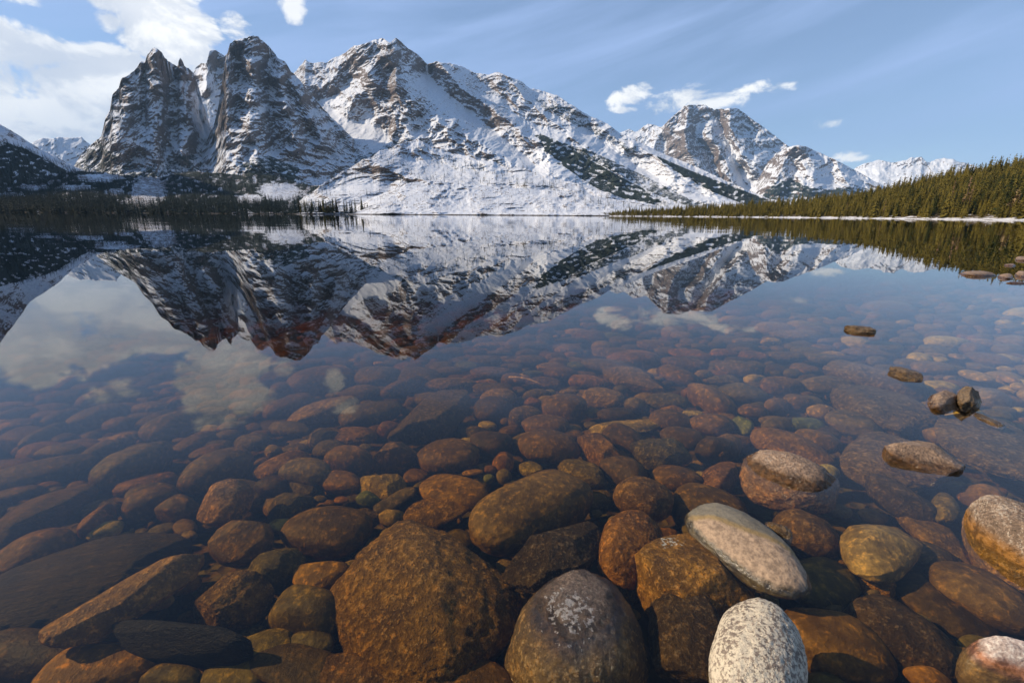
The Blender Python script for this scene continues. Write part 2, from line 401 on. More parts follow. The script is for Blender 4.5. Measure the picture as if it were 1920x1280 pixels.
RF['mid'] = mountain('rock_tower', 'massive blocky rock tower, second of the big peaks', [(362, 310), (375, 285), (390, 262), (402, 235), (410, 200), (416, 160), (421, 130), (424, 105), (427, 100), (431, 85), (440, 79), (452, 76), (463, 75), (467, 70), (473, 67), (483, 71), (490, 78), (497, 83), (504, 90), (511, 98),
    (516, 104), (521, 113), (528, 117), (534, 117), (540, 125), (545, 136), (560, 150), (575, 170), (600, 200), (640, 240), (690, 290), (720, 320)], 3600, 2100,
    rock=.41, slab_k=.14, amp=160, lam=270, feat=16, rows=360, seed=7, jag=2.4, power=.6,
    ridges=[(150, 24, [(440, 79), (432, 130), (425, 190), (412, 250)]), (130, 26, [(483, 71), (480, 130), (478, 190), (470, 250), (480, 300)]), (160, 18, [(530, 117), (528, 160), (540, 210), (560, 270)]), (-130, 14, [(455, 100), (452, 170), (446, 230)]),
            (-160, 16, [(508, 110), (508, 170), (512, 230), (520, 280)]), (150, 16, [(560, 160), (585, 220), (610, 270)])],
    paint=[(487, 205, 22, 9, 10, .05, .8), (465, 78, 16, 7, 0, .3, .7), (400, 275, 22, 20, 35, .2, .8), (640, 262, 40, 40, 40, .4, .6), (590, 230, 30, 16, 45, .5, .5), (480, 310, 60, 14, 0, .25, .8), (395, 312, 40, 9, 15, .3, .5)],
    forest=[(.6, [(460, 300), (500, 290), (560, 315), (560, 345), (450, 345)])])
RF['main'] = mountain('long_ridge_peak', 'wide snowy peak with a sharp pyramid summit and a long ridge falling to the right', [(535, 165), (548, 142), (557, 133), (566, 122), (572, 114), (577, 118), (587, 121), (600, 119), (610, 120), (620, 115), (633, 108), (650, 99), (658, 92), (667, 87), (678, 86), (690, 82), (700, 77), (713, 73), (722, 77), (731, 81),
    (737, 77), (743, 74), (751, 80), (760, 88), (771, 96), (783, 105), (794, 114), (803, 123), (809, 121), (822, 117), (838, 120), (853, 122), (870, 129), (888, 138), (900, 140), (913, 142), (925, 140), (937, 138), (947, 142), (957, 147), (973, 152), (993, 167), (1020, 173),
    (1047, 183), (1073, 200), (1100, 217), (1140, 235), (1164, 252), (1207, 273), (1237, 288), (1292, 309), (1339, 331), (1378, 348), (1416, 365), (1442, 374), (1480, 386), (1520, 398)],
    [(535, 4700), (743, 4300), (1000, 4300), (1200, 3900), (1440, 3000), (1520, 2600)], [(535, 2400), (800, 2100), (1200, 1500), (1520, 1300)],
    rock=.36, amp=125, slab_k=.08, aniso=(1, 1, .75), lam=330, feat=16, rows=400, seed=8, jag=2.0, power=.66, step=1.4,
    ridges=[((420, 300), 62, [(743, 74), (745, 130), (790, 190), (870, 250), (960, 300), (1060, 345)]), (170, 22, [(725, 95), (700, 150), (655, 200)]), (130, 18, [(690, 85), (650, 130), (600, 165)]),
            (190, 24, [(830, 118), (870, 165), (940, 215), (1000, 262), (1040, 275)]), (200, 26, [(960, 148), (1010, 205), (1080, 260), (1160, 320)]), (-200, 30, [(600, 190), (660, 225), (720, 240)]),
            (-190, 24, [(800, 140), (880, 205), (950, 260), (1010, 310)]), (170, 24, [(1060, 190), (1130, 240), (1210, 300), (1280, 345)]), (-120, 16, [(1090, 235), (1180, 300), (1260, 350)]),
            (120, 14, [(1180, 262), (1260, 312), (1330, 350)]), (-110, 14, [(715, 100), (680, 150), (630, 180)])],
    paint=[(655, 212, 70, 26, -12, .04, .9), (730, 130, 22, 50, 5, .72, .8), (738, 170, 30, 28, 0, .6, .7), (640, 140, 60, 22, 25, .42, .5), (740, 215, 40, 20, 0, .34, .6), (800, 245, 50, 24, 0, .08, .8), (840, 200, 60, 20, -40, .4, .6),
           (905, 165, 30, 18, 0, .55, .7), (930, 215, 40, 20, -35, .62, .7), (1030, 290, 26, 22, -30, .03, .9), (960, 265, 30, 14, -25, .12, .8), (700, 85, 30, 14, 0, .2, .6), (985, 180, 40, 16, -30, .3, .6), (1150, 265, 60, 10, -32, .12, .7),
           (1180, 300, 120, 16, -30, .1, .8), (1280, 345, 100, 14, -25, .06, .8), (1080, 215, 50, 10, -35, .45, .6), (945, 145, 20, 8, 0, .6, .6), (850, 125, 30, 8, 0, .4, .6)],
    forest=[(.7, [(1012, 250), (1040, 262), (1090, 290), (1150, 325), (1200, 350), (1240, 378), (1240, 402), (1200, 402), (1130, 360), (1060, 315), (1030, 290), (1010, 270)]),
            (.55, [(1040, 265), (1100, 280), (1190, 320), (1290, 372), (1330, 385), (1300, 390), (1230, 365), (1150, 322)]),
            (.75, [(1230, 292), (1300, 322), (1380, 352), (1450, 378), (1520, 398), (1500, 402), (1400, 385), (1330, 358), (1260, 318)]),
            (.5, [(600, 320), (640, 300), (700, 285), (760, 262), (790, 262), (770, 280), (700, 300), (640, 325)]),
            (.45, [(1000, 185), (1060, 200), (1140, 250), (1200, 285), (1190, 290), (1100, 245), (1020, 205)])])
RF['shade'] = mountain('shaded_slope', 'dark blue shaded slope with snow streaks at the left edge of the view', [(-900, -470), (-760, -360), (-670, -290), (-540, -170), (-420, -70), (-300, 15), (-200, 85), (-100, 165), (-50, 208), (0, 234), (13, 242), (33, 253), (63, 273), (80, 283), (100, 292), (120, 303), (150, 318), (190, 335), (240, 356), (300, 385)],
    [(-900, 2500), (-670, 2900), (-420, 3000), (0, 3000), (190, 2900), (300, 2500)], [(-900, 700), (-420, 900), (0, 1000), (300, 1200)], rock=.42, amp=70, lam=400, feat=20, rows=230, seed=9, jag=1.2, tilt=0.0, step=2.0,
    forest=[(.80, [(-900, 0), (-420, 150), (-40, 255), (40, 275), (110, 312), (180, 345), (300, 392), (300, 402), (-900, 402)])],
    paint=[(60, 285, 60, 8, -27, .25, .7)])
# low forested foreland with rocky knolls, left half of the far shore
RF['fore'] = mountain('wooded_foreland', 'low wooded shoreland with snowy rock knolls below the two big peaks', [(-420, 340), (-60, 345), (0, 350), (50, 348), (90, 338), (120, 325), (165, 322), (200, 326), (235, 332), (262, 333), (300, 336), (320, 330), (360, 322), (410, 326), (445, 330), (470, 326), (510, 330), (560, 345), (600, 352), (640, 372), (690, 396)],
    1750, 680, rock=.80, amp=30, gain=.5, lam=150, feat=9, rows=150, seed=10, jag=1.6, back=700, power=.8,
    paint=[(520, 360, 50, 20, 0, .55, .9)],
    forest=[(.72, [(-420, 300), (640, 300), (700, 402), (-420, 402)])],
    clear=[(278, 356, 34, 24), (262, 382, 40, 10), (528, 360, 42, 15), (470, 372, 26, 9), (185, 334, 40, 8), (140, 352, 30, 6), (215, 360, 18, 7), (600, 372, 30, 9), (60, 352, 22, 5), (20, 366, 26, 4), (120, 376, 30, 4), (560, 385, 22, 6)])
# burned white hill in the middle
RF['hill'] = mountain('burned_hill', 'broad white burned hillside on the far shore with standing dead trees', [(520, 402), (545, 390), (560, 380), (575, 366), (590, 359), (605, 346), (620, 338), (640, 324), (650, 321), (680, 301), (700, 294), (712, 285), (735, 279), (750, 270), (765, 268), (780, 262), (792, 266), (808, 277), (830, 281), (850, 290), (880, 294),
    (900, 303), (930, 305), (950, 313), (985, 316), (1000, 324), (1030, 329), (1050, 340), (1085, 345), (1110, 356), (1140, 362), (1165, 373), (1195, 378), (1230, 387), (1300, 399)],
    [(520, 1100), (780, 2050), (1100, 1500), (1300, 1000)], [(520, 720), (900, 700), (1300, 700)], rock=.55, amp=110, gain=.54, lam=260, feat=11, rows=210, seed=11, jag=1.6, back=500, power=.75,
    ridges=[(120, 22, [(690, 296), (760, 330), (840, 345), (960, 356), (1150, 376)]), (-50, 16, [(735, 330), (728, 360), (740, 398)]), (60, 20, [(900, 296), (930, 330), (1000, 350)])],
    paint=[(870, 305, 90, 16, -15, .2, .6)])
RF['bench'] = mountain('shore_bench', 'low white bench at the foot of the burned hill', [(640, 399), (680, 380), (720, 362), (760, 344), (800, 339), (860, 344), (920, 350), (980, 354), (1040, 358), (1100, 365), (1150, 374), (1200, 381), (1260, 390), (1330, 400)], 980, 690,
    rock=.54, amp=36, gain=.5, lam=100, feat=9, rows=110, seed=12, jag=.5, back=250, power=.75, ridges=[(40, 20, [(700, 380), (730, 390)])])
# forested point on the right shore
RF['point'] = mountain('forest_shore', 'snowy bank under the forest on the right shore', [(1130, 402), (1160, 399), (1228, 396), (1313, 394), (1400, 390), (1484, 386), (1591, 376), (1655, 366), (1740, 350), (1800, 338), (1869, 330), (1920, 326), (2000, 322), (2100, 318)],
    [(1130, 760), (1400, 700), (1700, 640), (1920, 560), (2100, 520)], [(1130, 690), (1400, 560), (1600, 450), (1800, 350), (1920, 300), (2100, 250)], rock=.4, amp=5, lam=40, feat=4, rows=90, seed=13, jag=.5, back=150, mat=MAT_BANK, power=.85)

# ---------------------------------------------------------------- lake water and lake bed
def bed_z(x, y):
    """centre height of the stones lying on the lake bed"""
    x = np.asarray(x, float); y = np.asarray(y, float)
    z = -0.15 - 0.055*np.maximum(y-1, -0.5) + 0.05*np.clip(x, -4, 9) + 0.012*np.maximum(y-7, 0)*0
    z = np.where(y > 6, z - 0.05*(y-6), z)
    z = np.minimum(z, -0.085)
    far = sstep(y, 14, 60); z = z*(1-far) + (-4.0)*far
    shore = sstep(-y, 0.2, 4.0); z = z + shore*0.7
    return np.maximum(z, -5)
def m_water():
    m_, g, o = new_mat('lake_water')
    geo = g.n('ShaderNodeNewGeometry'); pos = geo.outputs['Position']
    xy = g.v('MULTIPLY', pos, (1, 1, 0))
    a = g.noise(xy, 3.2, 2, 0.5, color=True); b = g.noise(g.v('MULTIPLY', xy, (0.35, 1.0, 0)), 0.7, 3, 0.5, color=True); c = g.noise(xy, 0.10, 2, 0.5, color=True)
    gust = g.ramp(g.noise(g.v('MULTIPLY', xy, (0.4, 1, 0)), 0.035, 3, 0.5), 0.42, 0.62, 0.25, 1.0)
    y = g.sep(pos)[1]
    dist = g.v('LENGTH', xy)
    amp = g.ramp(dist, 3.0, 60.0, 0.10, 1.0)
    s = g.v('SCALE', g.v('SUBTRACT', a, (.5, .5, .5)), g.m('MULTIPLY', gust, 0.012))
    s = g.v('ADD', s, g.v('SCALE', g.v('SUBTRACT', b, (.5, .5, .5)), 0.020))
    s = g.v('SCALE', s, amp)
    s = g.v('ADD', s, g.v('SCALE', g.v('SUBTRACT', c, (.5, .5, .5)), 0.006))
    sx, sy, _ = g.sep(s)
    nrm = g.v('NORMALIZE', g.comb(sx, sy, 1.0))
    fr = g.n('ShaderNodeFresnel'); fr.inputs['IOR'].default_value = 1.41; g.put(fr.inputs['Normal'], nrm)
    gl = g.n('ShaderNodeBsdfGlossy'); gl.inputs['Roughness'].default_value = 0.0; g.put(gl.inputs['Normal'], nrm); gl.inputs['Color'].default_value = (1, 1, 1, 1)
    tr = g.n('ShaderNodeBsdfTransparent')
    mx = g.n('ShaderNodeMixShader'); g.put(mx.inputs[0], fr.outputs[0]); g.nt.links.new(tr.outputs[0], mx.inputs[1]); g.nt.links.new(gl.outputs[0], mx.inputs[2])
    # seen from below the sheet is simply clear
    m2 = g.n('ShaderNodeMixShader'); g.put(m2.inputs[0], geo.outputs['Backfacing']); g.nt.links.new(mx.outputs[0], m2.inputs[1])
    tr2 = g.n('ShaderNodeBsdfTransparent'); g.nt.links.new(tr2.outputs[0], m2.inputs[2])
    g.nt.links.new(m2.outputs[0], o.inputs['Surface'])
    va = g.n('ShaderNodeVolumeAbsorption'); va.inputs['Color'].default_value = (0.81, 0.68, 0.24, 1); va.inputs['Density'].default_value = 2.6
    g.nt.links.new(va.outputs[0], o.inputs['Volume'])
    return m_
V = np.array([(x, y, z) for z in (-12.0, 0.0) for (x, y) in ((-6000, -60), (6000, -60), (6000, 6000), (-6000, 6000))], float)
Fq = [(3, 2, 1, 0), (4, 5, 6, 7), (0, 1, 5, 4), (1, 2, 6, 5), (2, 3, 7, 6), (3, 0, 4, 7)]
water = link('lake_water', np_mesh('lake_water', V, Fq, False), m_water()); tag(water, 'clear still lake water mirroring the mountains', 'lake', None, 'structure')

def m_bed():
    m_, g, o = new_mat('lake_bed_gravel')
    pos = g.n('ShaderNodeNewGeometry').outputs['Position']
    vo = g.n('ShaderNodeTexVoronoi'); g.put(vo.inputs['Vector'], pos); vo.inputs['Scale'].default_value = 22
    col = g.mix(g.noise(pos, 9, 6, 0.6), (0.05, 0.035, 0.018), (0.16, 0.11, 0.06))
    col = g.mix(0.35, col, vo.outputs['Color'], blend='MULTIPLY')
    bs = g.n('ShaderNodeBsdfPrincipled'); g.put(bs.inputs['Base Color'], col); bs.inputs['Roughness'].default_value = 0.8
    bp = g.n('ShaderNodeBump'); bp.inputs['Distance'].default_value = 0.02; g.put(bp.inputs['Height'], vo.outputs['Distance']); g.put(bs.inputs['Normal'], bp.outputs[0])
    g.nt.links.new(bs.outputs[0], o.inputs[0])
    return m_
yy = np.concatenate([np.linspace(-50, -6, 12), np.linspace(-5, 12, 90), np.geomspace(12.5, 5900, 60)])
xx = np.concatenate([-np.geomspace(5900, 9, 40), np.linspace(-8, 8, 80), np.geomspace(9, 5900, 40)])
YY, XX = np.meshgrid(yy, xx, indexing='ij')
ZZ = bed_z(XX, YY) - 0.15 + 0.02*perlin(np.stack([XX, YY, XX*0], -1))
bed = link('lake_bed', np_mesh('lake_bed', np.stack([XX, YY, ZZ], -1).reshape(-1, 3), grid_faces(len(yy), len(xx))), m_bed())
tag(bed, 'brown gravel lake bed under the stones', 'lake bed', None, 'structure')

# ---------------------------------------------------------------- stones
def stone_mat(name, speck=0.3, dry=0.0, band=0.0, patch=None, dryc=(0.30, 0.195, 0.125), wetc=(0.15, 0.07, 0.02), pale=None, bump=0.004, zd=(0.016, 0.042), gloss=.75, stripe=None, pthr=.52, dspk=1.0):
    m_, g, o = new_mat(name)
    geo = g.n('ShaderNodeNewGeometry'); pos = geo.outputs['Position']; zw = g.sep(pos)[2]
    oi = g.n('ShaderNodeObjectInfo'); tint = oi.outputs['Color']; rnd = oi.outputs['Random']
    oc = g.n('ShaderNodeTexCoord').outputs['Object']
    p = g.v('ADD', oc, g.comb(g.m('MULTIPLY', rnd, 37.0), g.m('MULTIPLY', rnd, 91.0), g.m('MULTIPLY', rnd, 17.0)))
    big = g.noise(p, 9.0, 6, 0.62, dist=0.6)
    mid = g.noise(p, 42.0, 5, 0.65)
    fin = g.noise(p, 120.0, 5, 0.75)
    if band > 0:
        rb = g.n('ShaderNodeVectorRotate', rotation_type='Z_AXIS'); g.put(rb.inputs['Vector'], p); g.put(rb.inputs['Angle'], math.radians(-22))
        pb_ = g.v('MULTIPLY', rb.outputs[0], (0.15, 1.6, 1.6)); bn = g.noise(pb_, 55.0, 5, 0.7, dist=0.8)
        mid = g.mix(band, mid, bn, 'FLOAT')
    col = g.mix(g.ramp(big, 0.3, 0.7), g.v('MULTIPLY', tint, (0.48, 0.44, 0.40)), g.v('MULTIPLY', tint, (1.55, 1.42, 1.15)))
    col = g.mix(g.ramp(mid, 0.34, 0.62, 0.62, 0.0), col, g.v('MULTIPLY', tint, (0.33, 0.28, 0.22)))
    col = g.mix(g.ramp(mid, 0.54, 0.70, 0.0, 0.65), col, g.v('MULTIPLY', tint, (3.3, 2.5, 1.3)))
    spk = g.ramp(g.m('ADD', fin, g.m('MULTIPLY_ADD', mid, 0.5, -0.25)), 0.55, 0.64, 0.0, speck)
    col = g.mix(spk, col, g.v('ADD', g.v('MULTIPLY', tint, (1.7, 1.6, 1.5)), (0.10, 0.08, 0.055)))
    col = g.mix(g.ramp(fin, 0.45, 0.36, 0.0, min(1, speck*1.2+0.15)), col, g.v('MULTIPLY', tint, (0.25, 0.22, 0.2)))
    rough = 0.55
    if dry > 0:
        lvl = g.m('ADD', zw, g.m('MULTIPLY_ADD', mid, 0.030, -0.015))
        lvl = g.m('ADD', lvl, g.m('MULTIPLY_ADD', big, 0.03, -0.015))
        dk = g.ramp(lvl, zd[0], zd[1])
        d1 = g.mix(g.ramp(big, 0.35, 0.65), tuple(0.72*q for q in dryc), tuple(1.12*q for q in dryc))
        if pale is not None:
            d1 = g.mix(g.ramp(g.m('ADD', g.noise(p, 105.0, 6, 0.72), g.m('MULTIPLY_ADD', big, 0.5, -0.25)), pthr, pthr+.05), d1, pale)
        d1 = g.mix(g.ramp(fin, 0.50, 0.60, 0.0, 0.75*dspk), d1, tuple(min(0.8, 1.55*q) for q in dryc))
        d1 = g.mix(g.ramp(fin, 0.46, 0.37, 0.0, 0.85*dspk), d1, tuple(0.28*q for q in dryc))
        if stripe is not None:
            u_ = g.m('ADD', g.v('DOT_PRODUCT', oc, stripe[0]), g.m('MULTIPLY_ADD', big, 0.06, -0.03))
            k_ = g.ramp(u_, stripe[1]-.012, stripe[1]+.012)
            d1 = g.mix(k_, d1, g.mix(g.ramp(g.noise(p, 60.0, 6, .7), .38, .6), tuple(.55*q for q in stripe[3]), stripe[3]))
            d1 = g.mix(g.ramp(g.m('ABSOLUTE', g.m('SUBTRACT', u_, stripe[1]-.006)), .020, .002, 0, .7), d1, (.30, .19, .06))
        wt = g.mix(g.ramp(mid, 0.4, 0.6), tuple(0.35*q for q in wetc), wetc)
        wk = g.ramp(zw, -0.03, -0.005)
        col = g.mix(wk, col, wt)
        col = g.mix(g.m('MULTIPLY', dk, dry), col, d1)
        rough = g.mix(dk, 0.16, gloss, 'FLOAT')
    if patch is not None:      # one patch of another colour with an edge of its own: (centre xyz, radius, colour)
        for (pc_, pr, pcol) in patch:
            dd = g.v('LENGTH', g.v('SUBTRACT', oc, pc_))
            k = g.ramp(g.m('ADD', g.m('DIVIDE', dd, pr), g.m('MULTIPLY_ADD', g.noise(oc, 4.6/pr, 6, .7), 5.5, -2.45)), 0.62, 0.50)
            col = g.mix(k, col, g.mix(g.ramp(fin, 0.35, 0.65), tuple(0.55*q for q in pcol), pcol))
    bs = g.n('ShaderNodeBsdfPrincipled'); g.put(bs.inputs['Base Color'], col); g.put(bs.inputs['Roughness'], rough)
    bs.inputs['Specular IOR Level'].default_value = 0.55 if dry > 0 else 0.12
    bp = g.n('ShaderNodeBump'); bp.inputs['Distance'].default_value = bump
    g.put(bp.inputs['Height'], g.m('ADD', g.m('MULTIPLY', mid, 1.6), g.m('MULTIPLY', fin, 0.55))); g.put(bs.inputs['Normal'], bp.outputs[0])
    g.nt.links.new(bs.outputs[0], o.inputs[0])
    return m_
SM = {
    's': stone_mat('smooth_stone', 0.10, bump=0.004),
    'p': stone_mat('speckled_stone', 0.55, bump=0.010),
    'r': stone_mat('rough_stone', 0.80, bump=0.022),
    'b': stone_mat('banded_stone', 0.25, band=0.8, bump=0.014),
    'D': stone_mat('dry_topped_stone', 0.6, dry=1.0, bump=0.010, pale=(.50, .37, .27), pthr=.56),
    'E': stone_mat('pale_egg_stone', 0.6, dry=1.0, dryc=(0.26, 0.20, 0.15), pale=(0.70, 0.60, 0.44), pthr=.45, dspk=.6, bump=0.006, zd=(-0.03, 0.0), wetc=(0.42, 0.2, 0.03)),
    'L': stone_mat('long_smooth_stone', 0.15, dry=1.0, dryc=(0.20, 0.17, 0.12), stripe=((-.60, -.80, 0), .004, .03, (.44, .30, .19)), dspk=.3, bump=0.003, zd=(-0.005, 0.012), wetc=(0.10, 0.07, 0.025)),
    'W': stone_mat('wet_topped_stone', 0.95, dry=0.9, dryc=(0.14, 0.09, 0.058), pale=(0.26, 0.18, 0.12), bump=0.010, zd=(0.004, 0.03), wetc=(0.07, 0.036, 0.014), gloss=.16, patch=[((-.02, -.02, .15), .085, (.42, .37, .32))]),
    'K': stone_mat('dark_wet_stone', 0.8, dry=0.5, dryc=(0.26, 0.19, 0.13), bump=0.012, zd=(0.02, 0.06), wetc=(0.16, 0.09, 0.03)),
    'B': stone_mat('big_speckled_stone', 0.75, dry=1.0, dryc=(0.26, 0.175, 0.115), pale=(0.56, 0.45, 0.34), bump=0.012, zd=(0.005, 0.05), wetc=(0.42, 0.19, 0.04)),
    'G': stone_mat('golden_wedge_stone', 0.7, bump=0.012, patch=[((-.03, .10, .05), .05, (.62, .58, .50)), ((-.10, .0, .0), .035, (.5, .45, .33))]),
    'P': stone_mat('pinkish_stone', 0.1, dry=1.0, dryc=(0.60, 0.46, 0.38), bump=0.003, zd=(0.0, 0.02), wetc=(0.40, 0.17, 0.08)),
}
TINT = dict(br=(.150, .092, .040), dk=(.070, .045, .022), ol=(.140, .105, .034), go=(.27, .150, .030), rr=(.26, .125, .028), gr=(.125, .10, .075), pk=(.19, .135, .11),
            rd=(.19, .095, .06), gn=(.115, .14, .075), tn=(.26, .19, .12), yl=(.36, .26, .07), pp=(.155, .115, .10), bk=(.022, .018, .014), or_=(.21, .115, .04), cr=(.42, .34, .20), lo=(.33, .17, .035))
TINT = {k_: tuple(q*w_ for q, w_ in zip(c_, (.78, .70, .34))) for k_, c_ in TINT.items()}
HUE = dict(br='brown', dk='dark brown', ol='olive brown', go='golden brown', rr='rusty orange', gr='grey brown', pk='pinkish', rd='brick red', gn='greenish', tn='tan', yl='yellow', pp='mauve brown',
           bk='black', or_='orange brown', cr='pale cream', lo='bright orange gold')
import bmesh
def ico(level):
    bm = bmesh.new(); bmesh.ops.create_icosphere(bm, subdivisions=level, radius=1.0)
    v = np.array([q.co[:] for q in bm.verts]); f = np.array([[x.index for x in q.verts] for q in bm.faces]); bm.free()
    return v/np.linalg.norm(v, axis=1, keepdims=True), f
ICO = {k: ico(k) for k in (3, 4, 5, 6)}
def stone_shape(level, rng, ang=0.0, rough=0.05):
    v, f = ICO[level]; v = v.copy()
    p = rng.uniform(2.0, 2.7)
    v = v/((np.abs(v)**p).sum(1)**(1/p))[:, None]
    off = rng.uniform(0, 300, 3)
    n1 = perlin(v*0.9+off); v = v*(1+0.10*n1)[:, None]
    if ang > 0:
        for k in range(int(7+6*ang)):
            n = rng.normal(size=3); n /= np.linalg.norm(n)
            if n[2] < -0.3: n[2] *= -1
            d = rng.uniform(0.62, 0.9)
            e = v@n - d
            v = v - np.where(e > 0, e, 0)[:, None]*n*min(1, ang*1.15)
    v = v*(1+rough*fbm(v*2.3+off, 4, 0.5))[:, None]
    if level >= 5:
        v = v*(1+rough*0.35*fbm(v*9+off, 3, 0.6, ridged=True))[:, None]
    v = v/np.percentile(np.abs(v), 99.5, axis=0)
    return v, f
def ellipse_to_world(cx, cy, w, h, ang, zc=None, c=None, flat=1.0):
    """a stone whose outline from the shore is this ellipse: centre, 3x3 shape matrix"""
    d = ray(cx, cy)
    if zc is None:
        z = -0.3
        for _ in range(8):
            t = (z-CAM_Z)/d[2]; P = CAM+d*t; z = float(bed_z(P[0], P[1]))
        zc = z
    t = (zc-CAM_Z)/d[2]; P = CAM+d*t
    r = np.array([d[1], -d[0], 0]); r /= np.linalg.norm(r); up = np.cross(r, d)
    a = math.radians(ang)
    vecs = []
    for (L, th) in ((w/2, a), (h/2, a+math.pi/2)):
        q = ray(cx+L*math.cos(th), cy-L*math.sin(th)); q = q*(t/(q@d)) - d*t
        vecs.append(np.array([q@r, q@up]))
    Mx = np.stack(vecs, 1); S = Mx@Mx.T
    sn = -d[2]; cs = math.sqrt(1-sn*sn)
    Hrr, Hru, S22 = S[0, 0], S[0, 1]/sn, S[1, 1]
    S22c = S22-S[0, 1]**2/S[0, 0]      # vertical extent free of the slant
    free = c is None
    if c is None:
        want = (S22c - sn*sn*0.62*min(Hrr, 4*S22c))
        c = math.sqrt(max(want, 0))/cs
        lo = 0.30*math.sqrt(min(Hrr, S22c/sn)); hi = 0.90*math.sqrt(S22c)/cs
        c = min(max(c, lo), hi, 0.85*math.sqrt(Hrr))*flat
    else:
        c = min(c, 0.93*math.sqrt(S22c)/cs)
    if free and c > -0.02-zc: c = max(-0.02-zc, 0.02)
    Hff = (S22-cs*cs*c*c)/(sn*sn)
    Hm = np.array([[Hrr, Hru], [Hru, Hff]])
    f2 = np.array([d[0], d[1]])/math.hypot(d[0], d[1]); B = np.array([[r[0], f2[0]], [r[1], f2[1]]])
    Q = B@Hm@B.T
    lam, E = np.linalg.eigh(Q); lam = np.maximum(lam, 1e-5)
    A = np.zeros((3, 3)); A[:2, 0] = E[:, 0]*math.sqrt(lam[0]); A[:2, 1] = E[:, 1]*math.sqrt(lam[1]); A[2, 2] = c
    return P, A
STONES = []
def add_stone(name, P, A, rng, level, ang, rough, mat, tint, label=None, group=None, cat='stone'):
    v, f = stone_shape(level, rng, ang, rough)
    me = np_mesh(name, v@A.T, f)
    o = link(name, me, SM[mat]); o.location = P
    j = rng.uniform(0.85, 1.18); t = TINT[tint]; o.color = (t[0]*j, t[1]*j*rng.uniform(.95, 1.05), t[2]*j, 1)
    tag(o, label, cat, group)
    return o

